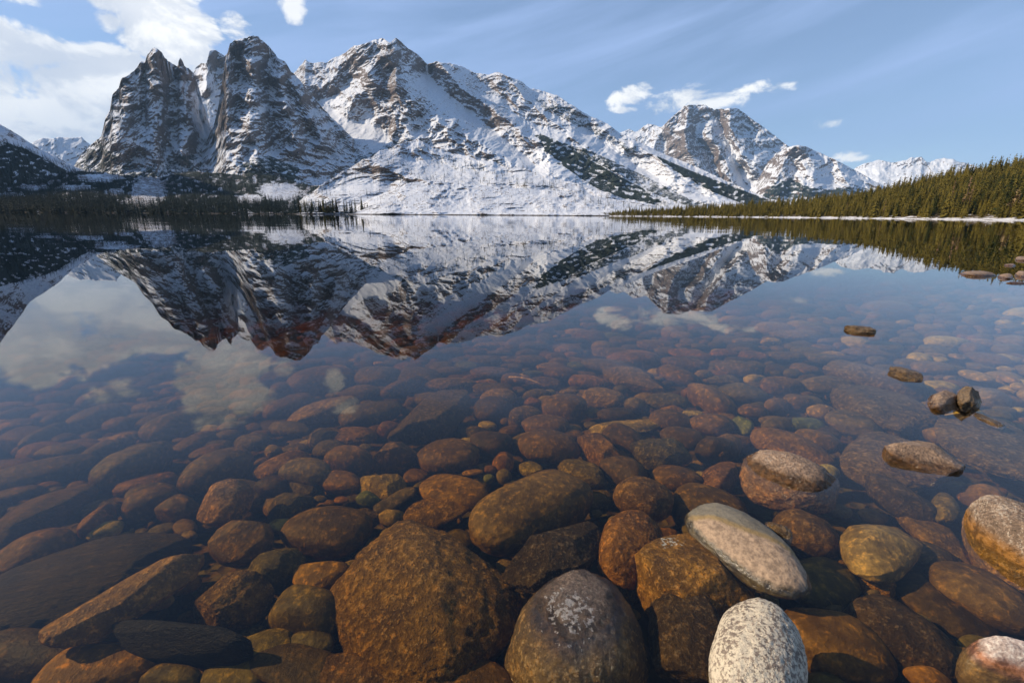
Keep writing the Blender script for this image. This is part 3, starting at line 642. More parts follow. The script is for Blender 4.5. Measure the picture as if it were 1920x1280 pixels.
# traced stones: cx, cy, width, height, tilt, material, tint, angularity, options
MAIN = [
 (790,1112,322,285,-20,'r','go',.45,dict(n='boulder',z=-.16,l='largest boulder, rough golden brown and speckled, just under the water')),
 (1078,1215,262,256,-5,'W','br',.1,dict(n='boulder',z=-.128,c=.165,l='wet round boulder with white flecks breaking the surface')),
 (1420,1240,190,232,4,'E','tn',.05,dict(n='boulder',z=.01,c=.10,l='pale cream speckled egg shaped stone standing out of the water')),
 (1393,1020,292,106,-34,'L','gr',.05,dict(n='boulder',z=-.015,c=.062,l='long smooth grey and pink stone lying half out of the water')),
 (1479,903,196,112,-14,'D','or_',.15,dict(n='boulder',z=-.055,c=.115,l='dry topped rounded stone with a dark crack and orange wet rim')),
 (1727,862,166,88,-16,'D','br',.8,dict(n='boulder',z=-.01,c=.09,l='flat topped grey speckled stone above the water beside a speckled slab')),
 (1655,860,175,105,-18,'r','pk',.3,dict(n='slab',z=-.10,c=.05,l='pinkish speckled slab under the water left of the flat topped stone')),
 (1905,1022,262,182,-38,'B','go',.4,dict(n='boulder',z=-.02,c=.17,l='big grey boulder with white flecks at the right edge of the view')),
 (1900,1268,240,130,-18,'P','pk',.1,dict(n='boulder',z=-.05,c=.10,l='smooth pinkish white stone in the bottom right corner')),
 (1292,1090,222,165,-28,'G','go',.7,dict(n='boulder',z=-.085,c=.10,l='golden wedge shaped stone with a pale tip under the long smooth stone')),
 (1290,1192,160,190,20,'p','dk',.5,dict(n='boulder',z=-.10,l='dark brown angular stone between the wet boulder and the egg stone')),
 (1038,1038,205,120,36,'r','dk',.75,dict(n='boulder',z=-.09,c=.07,l='dark grey angular block whose far tip just breaks the surface')),
 (1180,1018,125,140,-15,'p','rr',.2,dict(z=-.10,l='rusty orange rounded stone right of the dark angular block')),
 (998,957,232,128,24,'s','br',.05,dict(n='boulder',z=-.16,l='large smooth brown boulder leaning behind the dark angular block')),
 (1208,934,122,86,-15,'p','or_',.15,dict(z=-.13,l='brown stone with a bright orange patch behind the rusty orange stone')),
 (1568,1210,250,118,-24,'s','or_',.1,dict(n='boulder',z=-.13,l='smooth orange brown boulder right of the egg stone')),
 (1682,1188,280,112,-33,'p','dk',.3,dict(n='boulder',z=-.12,l='long dark brown boulder right of the smooth orange brown one')),
 (1645,1022,160,108,-10,'s','tn',.35,dict(n='boulder',z=-.075,c=.06,l='rounded tan stone with an orange crest just under the surface')),
 (1508,1000,150,88,-22,'p','br',.2,dict(z=-.13,l='speckled brown stone between the long smooth stone and the tan one')),
 (1461,999,68,34,-36,'K','ol',.2,dict(z=-.012,c=.03,l='small dark stone barely awash beside the long smooth stone')),
 (1632,1083,150,66,-18,'p','go',.7,dict(z=-.15,l='golden triangular stone in front of the rounded tan one')),
 (1760,1128,270,82,-33,'s','dk',.15,dict(z=-.15)),
 (1835,1112,260,86,-28,'s','br',.1,dict(z=-.10,l='long dark stone just under water in front of the big flecked boulder')),
 (1755,1005,215,62,-36,'p','br',.6,dict(z=-.14,l='long brown stone with an orange upper edge behind the tan one')),
 (1690,935,170,66,-25,'p','dk',.3,{}), (1775,952,66,56,-35,'p','ol',.4,dict(l='small yellow green stone left of the big flecked boulder')), (1840,930,96,46,-12,'s','or_',.1,{}),
 (1850,826,235,98,-20,'r','pp',.3,dict(n='slab',z=-.07,c=.05,l='broad mauve slab under water beyond the flat topped stone')),
 (1857,790,74,17,-22,'K','br',.4,dict(z=-.004,c=.016,l='thin dark sliver of rock awash on the broad mauve slab')),
 (1652,768,240,86,-18,'r','pp',.4,dict(n='slab',z=-.11,l='large speckled mauve slab behind the flat topped stone')),
 (1640,712,225,58,-12,'r','pk',.4,dict(n='slab',z=-.12,l='long pinkish slab under the small dark emerging rock')),
 (1697,702,70,27,-14,'K','ol',.4,dict(z=.006,c=.042,l='small dark rock showing above water on the long pinkish slab')),
 (1770,750,76,42,4,'D','ol',1.0,dict(z=.015,c=.05,l='whitish rock above water, left one of the touching pair')),
 (1815,747,52,60,-30,'K','dk',.9,dict(z=.03,c=.09,l='pointed brown rock above water, right one of the touching pair')),
 (1612,619,62,18,-6,'K','ol',.4,dict(z=.008,c=.05,l='lone low dark rock above water, farthest from the shore stones')),
 (1832,515,76,17,-2,'D','pk',.4,dict(z=.0,c=.075,l='long flat pinkish rock above water in the distance at the right')),
 (1885,520,30,16,0,'D','pk',.4,dict(z=.0,c=.08,l='small rounded rock just right of the long flat distant rock')),
 (1915,516,30,20,0,'D','pp',.5,dict(z=.0,c=.10,l='reddish rock in the distant cluster touching the right edge of the view')),
 (1893,498,22,9,0,'D','pp',.5,dict(z=.0,c=.06,l='tiny dark rock behind the distant cluster')),
 (1920,487,34,14,0,'D','pk',.5,dict(z=.0,c=.12,l='pinkish rock farthest back in the distant cluster')),
 (1908,531,44,7,0,'D','pp',.4,dict(z=.0,c=.04,l='thin low rock in front of the distant cluster')),
 (160,1095,440,150,20,'b','dk',.35,dict(n='slab',z=-.24,c=.10,l='huge dark banded slab under water at the lower left')),
 (262,1104,330,78,29,'p','lo',.65,dict(n='slab',z=-.10,c=.05,l='long bright orange gold stone lying on the dark banded slab')),
 (335,1202,262,84,-6,'b','bk',.55,dict(n='boulder',z=-.13,c=.07,l='black angular stone in front of the long orange one')),
 (430,1130,158,115,15,'r','go',.6,dict(z=-.17,l='golden speckled block right of the long orange stone')),
 (452,1010,124,98,10,'s','br',.8,dict(z=-.20,l='brown faceted block behind the tip of the long orange stone')),
 (422,939,110,82,28,'p','lo',.8,dict(z=-.13,l='bright golden angular stone, the most vivid one')),
 (575,1156,148,112,-14,'s','ol',.1,dict(z=-.20,l='dark olive rounded boulder left of the largest boulder')),
 (600,1080,110,64,0,'s','go',.3,{}), (515,1066,120,84,25,'p','ol',.3,{}),
 (620,994,172,98,5,'s','br',.1,dict(z=-.22,l='dark brown oval boulder behind the largest boulder')),
 (560,1252,200,92,-5,'s','dk',.1,{}), (465,1242,190,92,32,'s','ol',.1,{}), (190,1262,250,112,16,'s','go',.1,{}), (60,1235,200,120,0,'s','dk',.1,{}), (320,1272,112,60,5,'s','ol',.1,{}),
 (655,1262,190,84,-5,'p','or_',.3,{}), (870,1290,200,120,0,'s','br',.1,dict(z=-.16)), (975,1170,70,140,-15,'s','go',.2,dict(z=-.26)),
 (1170,1112,56,44,0,'p','yl',.5,dict(z=-.24)), (1330,958,158,92,-20,'s','br',.1,dict(z=-.18)), (1440,1130,44,46,-30,'p','yl',.6,dict(z=-.17)), (1740,1270,100,44,-20,'s','rr',.1,{}),
 (740,858,96,76,-10,'p','br',.8,{}), (842,855,118,68,4,'s','br',.15,dict(l='oval brown stone in front of the large angular slab')), (920,830,84,46,-8,'s','dk',.1,{}), (1030,837,118,64,-2,'s','br',.1,{}),
 (1122,845,96,66,-50,'p','or_',.85,{}), (1172,886,98,62,-28,'s','dk',.1,{}), (1170,820,92,44,-22,'s','dk',.1,{}), (1240,845,112,64,-4,'r','ol',.4,dict(z=-.13,l='speckled golden brown stone left of the cracked dry topped stone')),
 (1269,895,100,50,-8,'s','br',.15,{}), (1350,893,68,76,-30,'p','rd',.75,dict(l='dark red angular stone left of the cracked dry topped stone')), (1092,886,102,56,-15,'p','ol',.3,{}), (992,878,50,28,-6,'p','yl',.5,{}),
 (1022,798,92,42,0,'s','br',.1,{}), (1058,765,86,56,-10,'s','br',.1,{}), (985,782,66,44,15,'p','br',.2,{}), (1000,753,35,19,-5,'s','rd',.5,dict(l='small brick red stone behind the round brown one')),
 (1007,739,54,22,5,'s','gr',.1,{}), (1132,745,82,38,-4,'p','tn',.3,{}), (1190,758,44,30,-15,'s','gr',.3,{}), (1252,753,86,36,-6,'p','gr',.2,{}), (1155,777,72,27,0,'s','dk',.2,{}),
 (1185,800,155,32,6,'p','cr',.6,dict(l='flat pale cream and gold slab')), (1260,788,90,38,-8,'s','br',.1,{}), (1280,820,90,42,-12,'s','dk',.1,{}), (1335,795,92,46,-12,'s','br',.2,{}), (1340,845,80,54,0,'s','dk',.1,{}),
 (1300,775,41,14,-3,'p','cr',.3,dict(l='small pale grey disc shaped stone')), (1358,840,64,50,20,'s','br',.2,{}), (1392,797,52,34,-25,'s','gn',.3,dict(l='pale green stone behind the cracked dry topped stone')),
 (1330,748,106,54,-28,'s','br',.3,{}), (1392,737,98,42,-8,'s','gr',.2,{}), (1412,770,62,26,-8,'s','br',.1,{}), (1192,713,128,52,-16,'p','pp',.7,dict(l='angular mauve brown slab, middle of the stone field')), (1102,716,84,29,-4,'s','or_',.1,{}),
 (1140,686,106,30,-6,'s','gr',.1,{}), (1272,703,88,34,-16,'s','br',.2,{}), (1283,682,92,28,-6,'p','br',.2,{}), (1385,691,92,32,-6,'s','pp',.1,{}), (1362,713,70,20,0,'p','gr',.5,{}), (1320,702,38,18,0,'p','tn',.4,{}),
 (1360,663,62,18,-4,'s','rd',.2,{}), (1295,664,92,20,-8,'s','or_',.2,{}), (1230,647,74,23,-4,'p','pk',.2,{}), (1282,648,29,10,0,'s','pk',.1,{}), (1222,667,60,16,0,'s','dk',.2,{}), (1150,661,82,25,-4,'r','tn',.3,{}), (1068,655,56,22,0,'p','tn',.3,{}),
 (995,676,60,22,0,'s','ol',.1,{}), (1042,671,42,22,0,'s','br',.1,{}), (1000,648,56,18,0,'s','ol',.1,{}), (1081,685,36,16,-6,'s','gn',.3,dict(l='small green stone among brown ones')), (1035,688,60,18,0,'p','tn',.2,{}), (1052,699,68,28,-5,'s','br',.1,{}),
 (1000,699,42,9,0,'s','gn',.1,{}), (1022,718,74,25,-4,'r','br',.2,{}), (980,712,36,15,0,'s','br',.1,{}), (1067,734,36,9,0,'s','tn',.1,{}), (1410,668,60,22,-8,'p','rd',.4,{}), (1395,656,46,13,0,'s','pk',.2,{}),
 (607,713,134,58,14,'s','br',.25,dict(l='large brown stone with a notch, behind the tan orange one')), (530,732,50,32,15,'s','br',.1,{}), (537,705,60,18,10,'s','ol',.1,{}), (547,688,66,20,4,'s','tn',.1,{}), (632,660,104,24,4,'s','gr',.1,{}), (592,679,40,14,0,'s','gr',.1,{}),
 (712,706,92,46,0,'s','ol',.2,{}), (675,736,76,30,3,'s','ol',.1,{}), (757,724,88,32,22,'s','br',.1,{}), (845,720,102,29,0,'r','tn',.4,{}), (818,778,176,78,28,'r','pp',.75,dict(n='slab',z=-.24,c=.09,l='large angular speckled slab in the middle of the stone field')),
 (607,770,134,54,16,'p','tn',.4,dict(l='tan orange speckled stone left of the large angular slab')), (545,760,104,34,16,'s','br',.1,{}), (695,776,122,46,10,'s','ol',.1,{}), (542,803,84,32,-4,'s','gr',.1,{}), (607,822,62,44,20,'s','ol',.6,{}), (668,816,84,38,5,'p','or_',.4,{}),
 (655,864,96,60,-6,'s','br',.1,{}), (732,806,50,36,0,'s','rd',.1,{}), (925,768,80,50,0,'s','dk',.1,{}), (925,728,78,22,0,'s','ol',.1,{}), (925,700,72,22,4,'p','br',.1,{}), (912,716,42,8,0,'s','go',.1,{}),
 (842,696,52,20,0,'s','gr',.1,{}), (775,692,48,26,0,'s','br',.1,{}), (875,686,46,20,-6,'s','gn',.2,{}), (910,677,66,22,0,'s','gr',.1,{}), (850,659,60,16,0,'s','gr',.1,{}), (892,659,46,14,0,'s','br',.1,{}), (810,662,46,16,0,'s','gr',.1,{}),
 (737,680,38,16,0,'s','gr',.1,{}), (710,681,22,8,0,'s','cr',.1,{}), (695,668,42,22,0,'s','gr',.1,{}), (925,648,76,15,0,'p','tn',.1,{}), (938,661,50,12,0,'s','gr',.1,{}), (512,846,32,27,15,'s','tn',.2,{}), (555,840,52,22,5,'s','ol',.1,{}),
 (572,882,98,48,0,'s','ol',.1,dict(z=-.2)), (528,872,116,46,22,'p','go',.3,{}), (510,916,64,50,10,'s','dk',.1,{}), (637,904,84,48,-8,'s','or_',.15,{}), (718,910,82,56,-10,'p','yl',.75,dict(l='bright yellow angular stone in front of the brown block')),
 (850,922,130,64,-8,'s','go',.1,dict(l='golden brown dome with a whitish patch left of the large smooth boulder')), (822,955,128,58,14,'p','go',.7,{}), (740,936,88,28,27,'s','gr',.3,{}), (565,915,56,30,-10,'p','ol',.5,{}), (545,950,92,70,20,'p','ol',.4,{}),
 (640,937,29,14,0,'s','rr',.1,{}), (600,935,25,14,0,'s','ol',.1,{}), (919,880,23,16,0,'s','rd',.1,dict(l='tiny brick pink pebble right of the oval brown stone')), (942,868,42,48,-30,'s','rr',.5,{}), (886,885,40,13,6,'p','go',.3,{}), (917,897,22,18,0,'s','gn',.1,{}), (945,893,30,30,0,'s','ol',.1,{}), (690,935,48,30,-5,'s','gn',.3,{}),
 (215,698,108,36,12,'s','gr',.1,{}), (82,710,92,24,12,'s','gr',.1,{}), (55,700,96,18,12,'s','gr',.1,{}), (132,719,62,22,14,'s','ol',.1,{}), (172,728,82,24,6,'s','gr',.1,{}), (208,744,130,46,13,'s','pk',.1,dict(l='large smooth pinkish grey stone in the cloud reflection at the left')), (108,748,92,30,8,'r','ol',.3,{}),
 (272,712,104,14,16,'s','gr',.1,{}), (290,711,72,16,18,'s','gr',.1,{}), (300,726,46,11,4,'s','gr',.1,{}), (312,738,29,11,0,'s','tn',.1,{}), (283,766,78,29,5,'s','tn',.1,{}), (340,750,58,18,14,'p','tn',.1,{}), (183,781,134,42,16,'s','gr',.1,{}),
 (112,781,78,24,20,'s','ol',.1,{}), (32,774,78,20,10,'s','gr',.1,{}), (30,798,84,24,9,'s','tn',.3,{}), (85,816,104,36,26,'s','gr',.1,{}), (115,848,100,36,4,'s','ol',.1,{}), (188,846,88,34,20,'s','ol',.1,{}), (232,821,64,24,12,'s','tn',.1,{}),
 (322,799,132,56,18,'s','ol',.1,{}), (395,776,72,24,10,'s','gr',.1,{}), (367,831,90,36,22,'s','br',.1,{}), (392,846,78,24,17,'s','br',.1,{}), (408,882,146,78,22,'s','br',.12,dict(z=-.25,l='large rounded brown boulder behind the vivid golden stone')), (250,873,158,74,26,'s','ol',.15,dict(z=-.29,l='large olive boulder with a reddish vein, left of the rounded brown boulder')),
 (75,886,215,52,13,'s','ol',.1,{}), (272,908,124,36,14,'s','or_',.2,{}), (285,941,118,58,20,'s','br',.1,{}), (335,951,86,60,5,'s','br',.6,{}), (80,962,220,74,24,'b','br',.4,dict(n='slab',l='long brown slab with a sharp right end, left part of the view')), (35,925,100,26,13,'s','br',.1,{}),
 (182,979,88,50,32,'s','rr',.3,{}), (62,1036,180,70,26,'s','or_',.1,{}), (460,742,60,26,0,'s','rd',.1,dict(l='pink red stone in the reflection of the small cloud')), (455,775,34,12,0,'s','gn',.1,{}), (430,800,48,20,10,'s','rd',.1,{}), (425,815,50,20,10,'s','ol',.1,{}), (475,826,70,32,15,'p','ol',.3,{}),
 (1542,772,62,32,-8,'s','tn',.3,{}), (1502,757,50,34,0,'s','br',.1,{}), (1457,760,50,28,0,'s','br',.1,{}), (1512,796,74,28,-6,'s','gn',.1,{}), (1462,796,72,30,0,'s','gr',.1,{}), (1600,794,120,44,-14,'s','gr',.1,{}), (1532,826,96,42,-14,'s','br',.1,{}), (1512,842,60,28,-15,'s','br',.1,{}),
 (1465,723,86,36,-4,'p','br',.1,{}), (1552,722,112,36,-4,'s','pp',.2,{}), (1472,667,76,20,-4,'s','pp',.1,{}), (1547,673,72,22,-6,'s','gr',.1,{}), (1560,664,56,13,-2,'s','cr',.4,dict(l='flat cream coloured stone among mauve ones at the right')), (1588,673,52,14,0,'s','dk',.1,{}),
 (1625,662,102,20,-5,'s','pp',.1,{}), (1655,650,80,24,-5,'s','gr',.1,{}), (1495,629,106,25,-3,'r','tn',.2,{}), (1750,690,92,28,-8,'s','pk',.1,{}), (1752,667,50,12,-4,'s','tn',.1,{}), (1830,705,76,20,-12,'s','tn',.3,{}), (1782,709,28,11,0,'s','tn',.1,{}), (1795,668,42,12,-10,'s','tn',.4,{}),
 (1852,643,76,16,-6,'s','tn',.2,{}), (1890,710,52,14,-15,'s','tn',.3,{}), (1890,614,50,9,-3,'s','tn',.1,{}), (1850,745,92,36,-10,'s','pp',.1,{}), (1910,725,40,17,-8,'s','tn',.2,{}), (1770,820,92,36,-14,'s','br',.1,{}), (1480,838,180,56,-18,'p','or_',.2,dict(z=-.14,l='long reddish brown stone behind the cracked dry topped stone')),
 (1445,640,40,16,0,'s','cr',.4,{}), (1400,640,60,14,0,'s','tn',.2,{}), (1840,690,60,12,-5,'s','pp',.1,{}), (1700,640,70,14,-3,'s','pp',.1,{}), (1560,640,60,14,0,'s','pp',.1,{}), (1180,640,40,12,0,'s','gr',.1,{}), (1110,600,50,12,0,'s','tn',.1,{}), (1115,610,46,16,0,'s','pk',.2,{}), (1020,612,52,10,0,'s','tn',.1,{}),
 (1150,630,44,16,-3,'s','gn',.3,{}), (905,640,40,14,0,'s','pk',.2,{}), (1070,638,60,12,0,'s','gr',.1,{}), (1130,592,40,9,0,'s','tn',.1,{}), (960,620,60,12,0,'s','gr',.1,{}),
]
rng = np.random.default_rng(11)
PL = []      # world footprint of every stone: x, y, r1, r2 axis matrix
recs = []
for i, (cx, cy, w, h, ang, mat, tint, an, op) in enumerate(MAIN):
    P, A = ellipse_to_world(cx, cy, w, h, ang, op.get('z'), op.get('c'))
    px_size = w*0.53
    lvl = 6 if w*h > 17000 else 5 if w > 60 or mat in 'DK' else 4
    nm = op.get('n', 'stone')
    rough = {'s': .035, 'p': .06, 'r': .09, 'b': .07, 'D': .09, 'K': .14, 'B': .07}.get(mat, .05)
    an_ = an if w < 45 else an + rng.uniform(0, .22)
    o = add_stone(nm, P, A, rng, lvl, an_, rough, mat, tint, cat=nm)
    recs.append(dict(o=o, cx=cx, cy=cy, w=w, h=h, tint=tint, an=an, mat=mat, label=op.get('l'), name=nm, P=P))
    PL.append((P[0], P[1], A[:2, :2]))
PLx = np.array([q[0] for q in PL]); PLy = np.array([q[1] for q in PL]); PLi = np.array([np.linalg.inv(q[2]+np.eye(2)*1e-4) for q in PL])
def covered(x, y, grow):
    d = np.stack([x-PLx, y-PLy], -1)
    u = np.einsum('nij,nj->ni', PLi, d)
    return (np.hypot(u[:, 0], u[:, 1]) < grow).any()
def to_px(P):
    d = np.asarray(P)-CAM; z = d@CW
    return W0/2+F0*(d@CR)/z, H0/2-F0*(d@CU)/z
# stones filling the gaps and the bed further out
fill = []; small = []
tn_names = ['br', 'ol', 'gr', 'pp', 'tn', 'dk', 'or_', 'br', 'gr', 'gn', 'ol', 'go']
tries = 0
while tries < 30000:
    tries += 1
    y = 0.55*math.exp(rng.uniform(0, 3.45)); x = rng.uniform(-1.35, 1.4)*(y+0.6)
    px, py = to_px((x, y, -0.2))
    if py > 1420 or px < -260 or px > 2180: continue
    inside = 0 < px < W0 and py < 1285
    r = float(np.clip(rng.lognormal(-2.75 if y > 1.6 else -2.95, 0.45), 0.025, 0.30))*(1+0.09*min(y, 12))
    ok = True
    for (X, Y, R_) in fill:
        if (x-X)**2+(y-Y)**2 < ((r+R_)*0.80)**2: ok = False; break
    if ok and covered(x, y, 1.0 + 0.45*min(1, r/0.12)) : ok = False
    if not ok: continue
    fill.append((x, y, r))
# nearest / largest become stones of their own, the rest one mass
def ang_size(q):
    x, y, r = q; px, py = to_px((x, y, -.2)); D = math.sqrt(x*x+y*y+1.4)
    vis = 1 if (-30 < px < W0+30 and 585 < py < 1300) else 0.0
    return vis*r/D*(r/D)*(1.3/D)
fill.sort(key=ang_size, reverse=True)
NTOT = 296
n_st = sum(1 for q in recs if q['name'] == 'stone')
n_ind = max(0, NTOT-n_st)
print('traced', len(recs), 'fill', len(fill), 'individual fill', n_ind)
acc_v, acc_f, acc_t, base = [], [], [], 0
protos = []
def q_matrix(r, rng):
    a = rng.uniform(-0.6, 0.6); s1 = r*rng.uniform(0.9, 1.35); s2 = r*rng.uniform(0.65, 0.95)
    ca, sa = math.cos(a), math.sin(a); c = min(r*rng.uniform(0.4, 0.65), 0.13)
    return np.array([[ca*s1, -sa*s2, 0], [sa*s1, ca*s2, 0], [0, 0, c]])
for i, (x, y, r) in enumerate(fill):
    A = q_matrix(r, rng); z = float(bed_z(x, y))-0.02-rng.uniform(0, .05)
    if y < -0.5: z += 0.1
    if z + A[2, 2] > -0.012: z = -0.012-A[2, 2]
    px, py = to_px((x, y, z))
    if i < n_ind and ang_size((x, y, r)) > 0:
        tint = tn_names[rng.integers(len(tn_names))]; an = float(rng.choice([.08, .2, .5]))
        o = add_stone('stone', np.array([x, y, z]), A, rng, 4, an, .05, str(rng.choice(['s', 's', 'p'])), tint)
        D = math.sqrt(x*x+y*y+1.4); w = 2*r/D*F0
        recs.append(dict(o=o, cx=px, cy=py, w=w, h=w*.4, tint=tint, an=an, mat='s', label=None, name='stone', P=np.array([x, y, z])))
    else:
        v, f = stone_shape(4 if (py > 640 or i < 400) else 3, rng, float(rng.choice([.05, .2])), .05)
        acc_v.append(v@A.T+np.array([x, y, z])); acc_f.append(f+base); base += len(v)
        acc_t.append(np.full(len(v), rng.uniform()))
# far lake bed: cobbles beyond, one mass
SM['mass'] = None
def mass_mat():
    m_, g, o = new_mat('cobble_mass')
    pos = g.n('ShaderNodeNewGeometry').outputs['Position']; t = g.n('ShaderNodeAttribute', attribute_name='tone').outputs['Fac']
    cr = g.n('ShaderNodeValToRGB'); cr.color_ramp.interpolation = 'CONSTANT'
    cols = [TINT[k] for k in ('br', 'gr', 'ol', 'pp', 'tn', 'br', 'or_', 'gr', 'dk', 'pk', 'cr')]
    el_ = cr.color_ramp.elements
    while len(el_) < len(cols): el_.new(0.5)
    for i, c in enumerate(cols): el_[i].position = i/len(cols); el_[i].color = (*c, 1)
    g.put(cr.inputs[0], t)
    n = g.noise(pos, 30, 5, 0.65)
    col = g.mix(g.ramp(n, 0.3, 0.7), g.v('MULTIPLY', cr.outputs[0], (.5, .5, .5)), g.v('MULTIPLY', cr.outputs[0], (1.5, 1.45, 1.3)))
    bs = g.n('ShaderNodeBsdfPrincipled'); g.put(bs.inputs['Base Color'], col); bs.inputs['Roughness'].default_value = 0.6; bs.inputs['Specular IOR Level'].default_value = .12
    bp = g.n('ShaderNodeBump'); bp.inputs['Distance'].default_value = 0.01; g.put(bp.inputs['Height'], n); g.put(bs.inputs['Normal'], bp.outputs[0])
    g.nt.links.new(bs.outputs[0], o.inputs[0])
    return m_
if acc_v:
    me = np_mesh('cobbles', np.concatenate(acc_v), np.concatenate(acc_f), True, {'tone': np.concatenate(acc_t)})
    o = link('cobbles', me, mass_mat()); tag(o, 'mass of small cobbles filling the lake bed between and beyond the stones', 'cobbles', None, 'stuff')
# pebbles in the gaps near the camera
def pebble_field():
    v0, f0 = ICO[3]; vs_, fs_, ts_ = [], [], []; b = 0
    rs = np.random.default_rng(5)
    n = 4200
    y = 0.6*np.exp(rs.uniform(0, 2.7, n)); x = rs.uniform(-1.35, 1.4, n)*(y+.6)
    r = np.clip(rs.lognormal(-4.35, .45, n), .006, .045)*(1+.12*y)
    z = bed_z(x, y)-0.125
    for i in range(n):
        R3 = np.linalg.qr(rs.normal(size=(3, 3)))[0]; A = R3@np.diag(np.array([1.2, .85, .6])*r[i])
        vs_.append(v0@A.T+np.array([x[i], y[i], z[i]])); fs_.append(f0+b); b += len(v0); ts_.append(np.full(len(v0), rs.uniform()))
    me = np_mesh('pebbles', np.concatenate(vs_), np.concatenate(fs_), True, {'tone': np.concatenate(ts_)})
    o = link('pebbles', me, bpy.data.materials['cobble_mass']); tag(o, 'small pebbles in the gaps between the stones', 'pebbles', None, 'stuff')
pebble_field()

# ---- words that single out each stone
lm = [r for r in recs if r['label']]
SHORT = {}
for r in lm:
    SHORT[id(r)] = ' '.join(r['label'].split(',')[0].split()[:7])
def short(r):
    s = r['label'].split(',')[0]
    for cut in (' with ', ' under ', ' whose ', ' behind ', ' between ', ' left of', ' right of', ' in front', ' in the', ' lying', ' standing', ' barely', ' just', ' beside', ' leaning', ' above', ' beyond', ' at the', ' on the', ' awash', ' showing', ' among', ' breaking', ' farthest', ' touching'):
        k = s.find(cut)
        if k > 8: s = s[:k]
    return s
cnt = {}
for r in lm: cnt[short(r)] = cnt.get(short(r), 0)+1
lm2 = [r for r in lm if cnt[short(r)] == 1 and 620 < r['cy'] < 1275]
pend = {}
for r in recs:
    if r['label']:
        tag(r['o'], r['label'], r['name']); continue
    b = min(lm2, key=lambda q: math.hypot((q['cx']-r['cx']), 1.6*(q['cy']-r['cy'])))
    dx_, dy_ = r['cx']-b['cx'], 1.6*(r['cy']-b['cy'])
    rel = ('right of' if dx_ > 0 else 'left of') if abs(dx_) > abs(dy_) else ('in front of' if dy_ > 0 else 'behind')
    sz = 'large ' if r['w']*r['h'] > 7000 else 'tiny ' if r['w']*r['h'] < 420 else 'small ' if r['w']*r['h'] < 1400 else ''
    shp = 'angular ' if r['an'] >= .4 else 'long ' if r['w'] > 2.9*r['h'] else 'rounded '
    key = f"{sz}{HUE[r['tint']]} {shp}stone {rel} the {short(b)}"
    pend.setdefault(key, []).append((math.hypot(dx_, dy_), r))
ORD = ['nearest', 'second nearest', 'third nearest', 'fourth nearest', 'fifth nearest', 'sixth nearest', 'seventh nearest', 'eighth nearest']
for key, L in pend.items():
    L.sort(key=lambda q: q[0])
    for k, (d_, r) in enumerate(L):
        lab = key if len(L) == 1 else f"{ORD[min(k, 7)]} {key}"
        tag(r['o'], lab, 'stone', 'submerged stones on the lake bed')
for r in recs:
    if r['name'] == 'stone' and 'group' not in r['o'].keys(): r['o']['group'] = 'submerged stones on the lake bed' if r['P'][2] < -.05 else 'rocks showing above the water'

# a pale stick lying among the stones
def stick():
    P0, _ = ellipse_to_world(955, 718, 10, 4, 0); P1, _ = ellipse_to_world(1012, 729, 10, 4, 0)
    P0 = P0+[0, 0, .05]; P1 = P1+[0, 0, .06]; n = 14; vs_, k = [], 8
    ax = (P1-P0)/np.linalg.norm(P1-P0); a = np.cross(ax, [0, 0, 1]); a /= np.linalg.norm(a); b = np.cross(ax, a)
    for i in range(n):
        t = i/(n-1); c = P0+(P1-P0)*t+np.array([0, 0, .01])*math.sin(t*5)+a*.012*math.sin(t*7); rr = .011*(1-.6*t)*(1+.2*math.sin(t*31))
        for j in range(k):
            th = 2*math.pi*j/k; vs_.append(c+rr*(a*math.cos(th)+b*math.sin(th)))
    f = [(i*k+j, i*k+(j+1) % k, (i+1)*k+(j+1) % k, (i+1)*k+j) for i in range(n-1) for j in range(k)]
    o = link('stick', np_mesh('stick', vs_, f), SM['s']); o.color = (.36, .24, .11, 1); tag(o, 'thin pale stick sunk among the brown stones', 'stick')
stick()

# ---------------------------------------------------------------- trees
def tree_mat(name, c0, c1, snow=0.0):
    m_, g, o = new_mat(name)
    pos = g.n('ShaderNodeNewGeometry').outputs['Position']; oi = g.n('ShaderNodeObjectInfo').outputs['Random']
    n = g.m('ADD', g.noise(pos, 0.09, 3, 0.5), g.m('MULTIPLY_ADD', oi, 0.3, -0.15))
    n2 = g.noise(pos, 1.1, 3, 0.6)
    col = g.mix(g.ramp(g.m('ADD', n, g.m('MULTIPLY_ADD', n2, 0.5, -.25)), 0.3, 0.7), c0, c1)
    bs = g.n('ShaderNodeBsdfPrincipled'); g.put(bs.inputs['Base Color'], col); bs.inputs['Roughness'].default_value = 0.8; bs.inputs['Specular IOR Level'].default_value = .1
    g.nt.links.new(bs.outputs[0], o.inputs[0]); return m_
M_PINE = tree_mat('pine_needles', (0.026, 0.034, 0.009), (0.165, 0.128, 0.025))
M_DARK = tree_mat('far_needles', (0.014, 0.026, 0.024), (0.038, 0.046, 0.028))
M_RED = tree_mat('dead_needles', (0.14, 0.07, 0.04), (0.26, 0.15, 0.09))
M_BARE = tree_mat('bare_twigs', (0.26, 0.18, 0.09), (0.40, 0.28, 0.15))
M_BARK = tree_mat('bark', (0.10, 0.07, 0.045), (0.20, 0.15, 0.10))
M_SNAG = tree_mat('burnt_wood', (0.05, 0.038, 0.03), (0.16, 0.12, 0.09))
